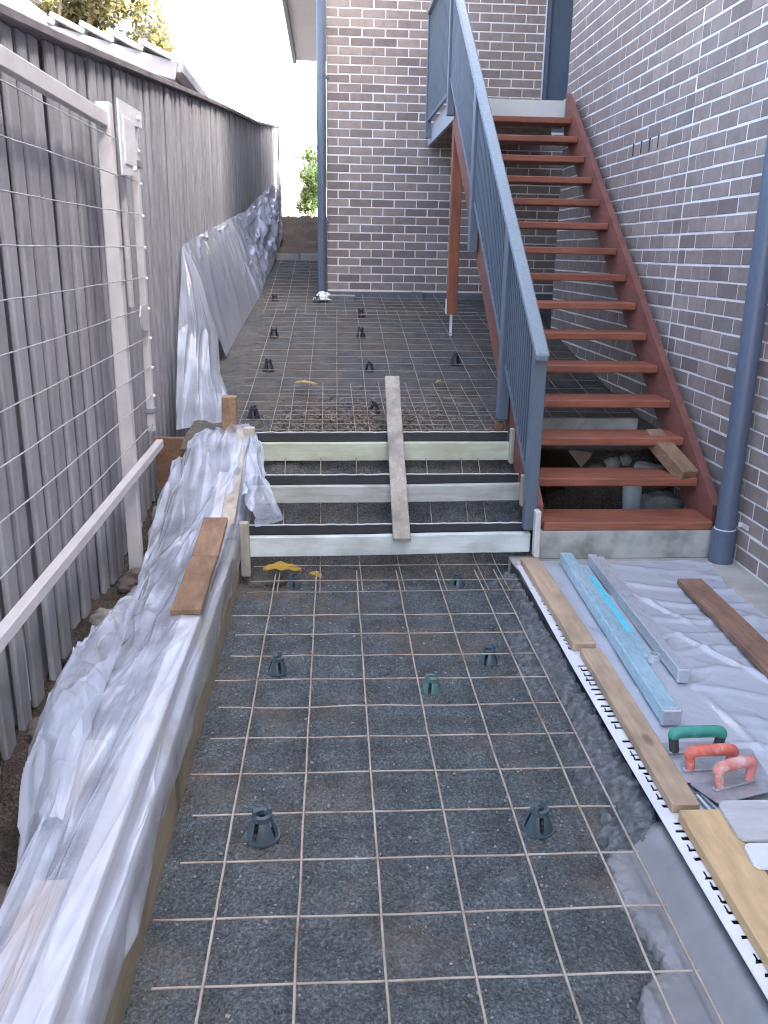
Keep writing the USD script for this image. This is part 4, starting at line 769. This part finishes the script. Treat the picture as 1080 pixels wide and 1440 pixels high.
# trowels
def trowel(label, c, rot, bl, bw, hl, hh, mat, r=.015, lift=.0, tilt=0., endmat=None):
    o = np.array([c[0], c[1], ZL+lift]); t = thing('trowel', label, 'trowel', o, 'hand trowels on the plastic')
    R = trimesh.transformations.rotation_matrix(rot, [0, 0, 1])@trimesh.transformations.rotation_matrix(tilt, [1, 0, 0])
    def put(m): m = m.copy(); m.apply_transform(R); m.apply_translation(o); return m
    pl = sbox(-bl/2+.012, -bw/2+.012, bl/2-.012, bw/2-.012).buffer(.012, quad_segs=4)
    obj('blade', put(prism_z(pl, .008, .0105)), 'steel_blade', t)
    obj('spine', put(bx(-hl*.62, hl*.62, -.010, .010, .0108, .018, .003)), 'steel_blade', t)
    a = np.array([[-hl/2+.006, 0, .018], [-hl/2+.001, 0, .042], [-hl/2-.002, 0, hh*.86], [-hl/2+.014, 0, hh], [0, 0, hh+.001], [hl/2-.014, 0, hh], [hl/2+.002, 0, hh*.86], [hl/2-.001, 0, .042], [hl/2-.006, 0, .018]])
    s = CubicSpline(np.linspace(0, 1, len(a)), a)(np.linspace(0, 1, 40)); rr = r*(1+.12*np.sin(np.linspace(0, np.pi, 40)))
    e = endmat or mat
    obj('grip', put(tube(s[9:31], rr[9:31], 14)), mat, t, smooth=40)
    obj('handle_arm', put(tube(s[:10], rr[:10]*.86, 12)), e, t, smooth=40); obj('handle_arm', put(tube(s[30:], rr[30:]*.86, 12)), e, t, smooth=40)
    return t
trowel('steel trowel with green grip and dark ends, farthest of the three', (1.147, 2.275), .02, .27, .115, .148, .082, 'green_rubber', .017, .012, 0, 'black_rubber')
trowel('steel trowel with bright red handle between the green and the pink one', (1.140, 2.165), .05, .25, .11, .130, .078, 'red_rubber', .016, .024, .06)
trowel('tilted steel trowel with dusty pink-red handle nearest the viewer', (1.178, 2.075), .30, .22, .125, .118, .080, 'pink_rubber', .0155, .026, -.10)
def plate(label, pts, z, mat, name, th=.012, rnd=.02):
    obj(name, prism_z(Polygon(pts).buffer(-rnd).buffer(rnd, quad_segs=4), z, z+th), mat, label=label, cat='float')
plate('big grey magnesium float blade with rounded corner by the yellow timber', [(1.068, 1.965), (1.060, 1.80), (1.45, 1.79), (1.45, 1.955)], ZL+.0595, 'float_grey', 'float_blade', .010, .03)
plate('whitish thin float blade lying under the big grey one', [(1.062, 1.79), (1.050, 1.70), (1.40, 1.69), (1.40, 1.782)], ZL+.0585, 'galv_bright', 'float_blade', .008, .02)
plate('grey steel plate under the three trowels', [(1.02, 2.27), (1.05, 2.09), (1.10, 2.06), (1.31, 2.08), (1.34, 2.30)], ZL+.012, 'steel_blade', 'steel_plate', .004, .01)
for k in range(3):
    x = 1.062+.016*k; obj('steel_rod', tube([[x, 2.06, ZL+.02], [x+.012+.012*k, 1.95, ZL+.02]], .005, 8), 'alu_grey', smooth=True, label=['left thin steel rod between the middle timber and the pink trowel', 'middle thin steel rod between the middle timber and the pink trowel', 'right thin steel rod between the middle timber and the pink trowel'][k], cat='rod')

# ------------------------------------------------------------------ things at the far wall
def rag(U, W):
    P = np.stack([U, W, 0*U], -1); X = -.13+.20*U; Y = 9.46+.12*W
    return np.stack([X+.02*F1(U*8, W*6), Y, gz(9.5)+.02+.09*np.sin(np.pi*U)**.6*np.sin(np.pi*np.clip(W, .02, .98))*(.6+.6*meshkit.fbm(P*6, 3, 3))], -1)
obj('white_rag', grid(rag, np.linspace(0, 1, 30), np.linspace(0, 1, 24)), 'cloth_white', smooth=True, label='crumpled white rag at the foot of the far downpipe', cat='rag')
pit = thing('drain_pit', 'small dark drain pit with a pale lid edge at the base of the back wall', 'drain pit', (.16, 9.55, 1.08))
obj('pit_wall', bx(.02, .30, 9.47, 9.685, 1.05, 1.145, .004), 'slate_lid', pit); obj('lid', bx(.01, .31, 9.46, 9.686, 1.146, 1.158, .003), 'sandstone', pit)
obj('loose_brick', bx(.93, 1.05, 9.56, 9.68, 1.10, 1.20, .004), 'dark_concrete', label='dark block at the base of the back wall left of the orange post', cat='block')
es2 = thing('stone_edging', 'low pale stone edging across the path past the house corner', 'edging', (-.3, 12.3, 1.5))
obj('edging_stone', bx(-.78, -.37, 12.25, 12.40, 1.40, 1.575, .012), 'sandstone', es2); obj('edging_stone', bx(-.362, .005, 12.25, 12.40, 1.40, 1.58, .012), 'sandstone', es2)
def bank(U, W):
    P = np.stack([U, W, 0*U], -1); z = np.interp(W, [12.3, 12.42, 13.2, 14.2, 15.5, 30], [1.45, 1.56, 1.74, 2.04, 2.12, 2.2])
    return np.stack([U, W, z+.13*(meshkit.fbm(P*5, 4, 6)-.5)*2], -1)
obj('earth_bank', grid(bank, np.arange(-1.4, .3, .04), np.arange(12.3, 15.6, .04)), 'terrain', smooth=True, kind='structure', label='brown earth bank rising behind the stone edging')
pw = thing('garden_wall', 'sunlit white rendered garden wall at the far end of the passage', 'wall', (0, 20, 2))
obj('wall', bx(-1.0, 2.2, 20.4, 20.6, 1.6, 3.60, .01), 'pale_wall', pw); obj('coping', bx(-1.0, 2.25, 20.35, 20.65, 3.601, 3.64, .01), 'pale_wall', pw)
ff = thing('far_fence', 'small pale slat fence above the white garden wall', 'fence', (0, 22, 3))
for k in range(14): obj('slat', bx(-1.05+.12*k, -1.05+.12*k+.095, 22.0, 22.02, 2.8, 3.98, .003), 'window_grey', ff)
obj('rail', bx(-1.06, .65, 22.021, 22.06, 3.5, 3.58, .003), 'window_grey', ff)

def foliage(blobs, n, size, seed):
    g = np.random.default_rng(seed); V, F = [], []
    wts = np.array([b[3]**2 for b in blobs]); wts = wts/wts.sum()
    for k in g.choice(len(blobs), n, p=wts):
        c, r = np.array(blobs[k][:3]), blobs[k][3]; d = g.normal(0, 1, 3); d /= np.linalg.norm(d); p = c+d*r*g.uniform(.45, 1.05)*np.array([1, 1, .85])
        a = g.normal(0, 1, 3); a /= np.linalg.norm(a); b = np.cross(a, g.normal(0, 1, 3)); b /= np.linalg.norm(b); s = size*g.uniform(.6, 1.4)
        i = len(V); V += [p-a*s, p+b*s*.4, p+a*s, p-b*s*.4]; F += [[i, i+1, i+2], [i, i+2, i+3]]
    return TM(np.array(V), F, process=False)
def tree(name, label, base, h, blobs, n, size, seed, mat, trunk=True, group=None):
    t = thing(name, label, 'tree' if trunk else 'shrub', base, group); g = np.random.default_rng(seed); b = np.array(base, float)
    top = np.mean([x[:3] for x in blobs], 0); P = [b+(top-b)*f+np.r_[g.normal(0, .02*h*(f > 0), 2), 0] for f in np.linspace(0, 1, 7)]
    obj('trunk', tube(P, np.linspace(.025*h, .008*h, 7), 9), 'bark', t, smooth=True)
    for k, x in enumerate(blobs[:12]):
        s0 = P[2+k % 4]; e0 = np.array(x[:3]); mid = (s0+e0)/2+g.normal(0, .03*h, 3); obj('limb', tube([s0, mid, e0], [.010*h, .006*h, .003*h], 6), 'bark', t, smooth=True)
    obj('crown', foliage(blobs, n, size, seed), mat, t)
g = np.random.default_rng(9)
def crown(c, R, k, r0, r1, sq=(1, 1, .8)):
    out = []
    for _ in range(k):
        d = g.normal(0, 1, 3); d /= np.linalg.norm(d); p = np.array(c)+d*R*g.uniform(.3, 1)*np.array(sq); out.append((*p, g.uniform(r0, r1)))
    return out
tree('gum_tree', 'tall pale olive gum tree at the top left behind the neighbouring roof', (-7.5, 25, 1.9), 8, crown((-6.2, 25, 7.7), 2.1, 34, .35, .75), 8000, .10, 71, 'leaf_olive')
tree('gum_tree', 'lower sparse olive tree just right of the tall one, behind the roof edge', (-5.0, 26, 1.9), 6, crown((-4.8, 26, 6.5), 1.05, 18, .25, .5), 2600, .09, 72, 'leaf_olive')
tree('shrub', 'green shrub at the far house corner behind the downpipe', (-.25, 19.9, 2.2), 1.4, crown((-.22, 19.9, 3.1), .68, 18, .12, .28, (.42, 1, 1)), 2600, .045, 73, 'leaf_green', trunk=False)
tree('shrub', 'lower green shrub beside the white garden wall', (-.42, 19.6, 2.1), 1.0, crown((-.36, 19.6, 2.5), .36, 9, .10, .18, (.5, 1, .9)), 1300, .04, 74, 'leaf_green', trunk=False)

# ------------------------------------------------------------------ neighbours
nh = thing('neighbour_house', 'neighbouring house whose tiled gable roof shows above the fence', 'house', (-3, 12, 1))
RY, PX, PZ, PITCHR = 10.4, -1.62, 3.56, .245
def rz(x): return PZ+(PX-x)*PITCHR
obj('wall', bx(-7.5, -2.1, RY+.5, 17, .6, 3.40, .01), 'pale_wall', nh)
rf = obj('roof', TM([[PX, RY, rz(PX)-.03], [PX, 17.4, rz(PX)-.03], [-5, 17.4, rz(-5)-.03], [-5, RY, rz(-5)-.03], [-8.4, 17.4, rz(PX)-.03], [-8.4, RY, rz(PX)-.03], [PX, RY, rz(PX)-.09], [PX, 17.4, rz(PX)-.09], [-5, 17.4, rz(-5)-.09], [-5, RY, rz(-5)-.09]],
   [[0, 1, 2], [0, 2, 3], [3, 2, 4], [3, 4, 5], [6, 8, 7], [6, 9, 8], [0, 6, 7], [0, 7, 1], [0, 3, 9], [0, 9, 6]], process=False), 'roof_tile', nh)
for k in range(10):
    x1 = PX-.02-.30*k; x0 = x1-.34
    obj('verge_tile', beam([x1, RY-.03, rz(x1)-.0], [x0, RY-.03, rz(x0)+.075], .22, .05, .008), 'tile_verge', rf)
    for j in range(6):
        yy = RY+.20+.34*j; obj('roof_tile', beam([x1, yy, rz(x1)-.005], [x0, yy, rz(x0)+.022], .33, .03, .006), 'roof_tile', rf)
obj('barge_board', beam([PX+.02, RY-.10, rz(PX+.02)-.12], [-5, RY-.10, rz(-5)-.12], .03, .18, .004), 'barge', nh)
obj('gutter', bx(PX-.04, PX+.08, RY-.10, 17.4, PZ-.14, PZ-.02, .01), 'barge', nh)
obj('soffit', bx(-2.1, PX-.05, RY-.08, 17.3, PZ-.16, PZ-.141, .003), 'window_grey', nh)
sh = thing('shed_roof', 'dark edge of a nearer low roof above the fence at the top left corner', 'roof', (-2.2, 5, 2.9))
obj('roof_sheet', beam([-2.55, 2.0, 3.05], [-2.55, 6.27, 3.10], 1.5, .03, .004), 'roof_tile', sh)
obj('roof_fascia', beam([-1.80, 2.0, 2.84], [-1.80, 6.30, 2.955], .03, .16, .004), 'barge', sh)
obj('roof_post', bx(-1.95, -1.87, 6.1, 6.18, 0, 2.83, .004), 'barge', sh)
fb = thing('far_house', 'very distant pale house with two windows showing above the fence end', 'house', (-2.8, 40, 3))
obj('wall', bx(-5.5, -1.2, 40, 46, 2.0, 8.4, .02), 'pale_wall', fb)
obj('roof', prism_x([(39.6, 8.4), (46.4, 8.4), (43, 9.0)], -5.8, -.9), 'pale_wall', fb)
for x in (-3.10, -2.76):
    wd = obj('window', bx(x-.13, x+.15, 39.96, 40.02, 6.9, 7.66, .005), 'window_grey', fb)
    for k in range(4): obj('window_bar', bx(x-.15, x+.17, 39.93, 39.955, 6.88+.25*k, 6.92+.25*k, .003), 'pale_wall', wd)
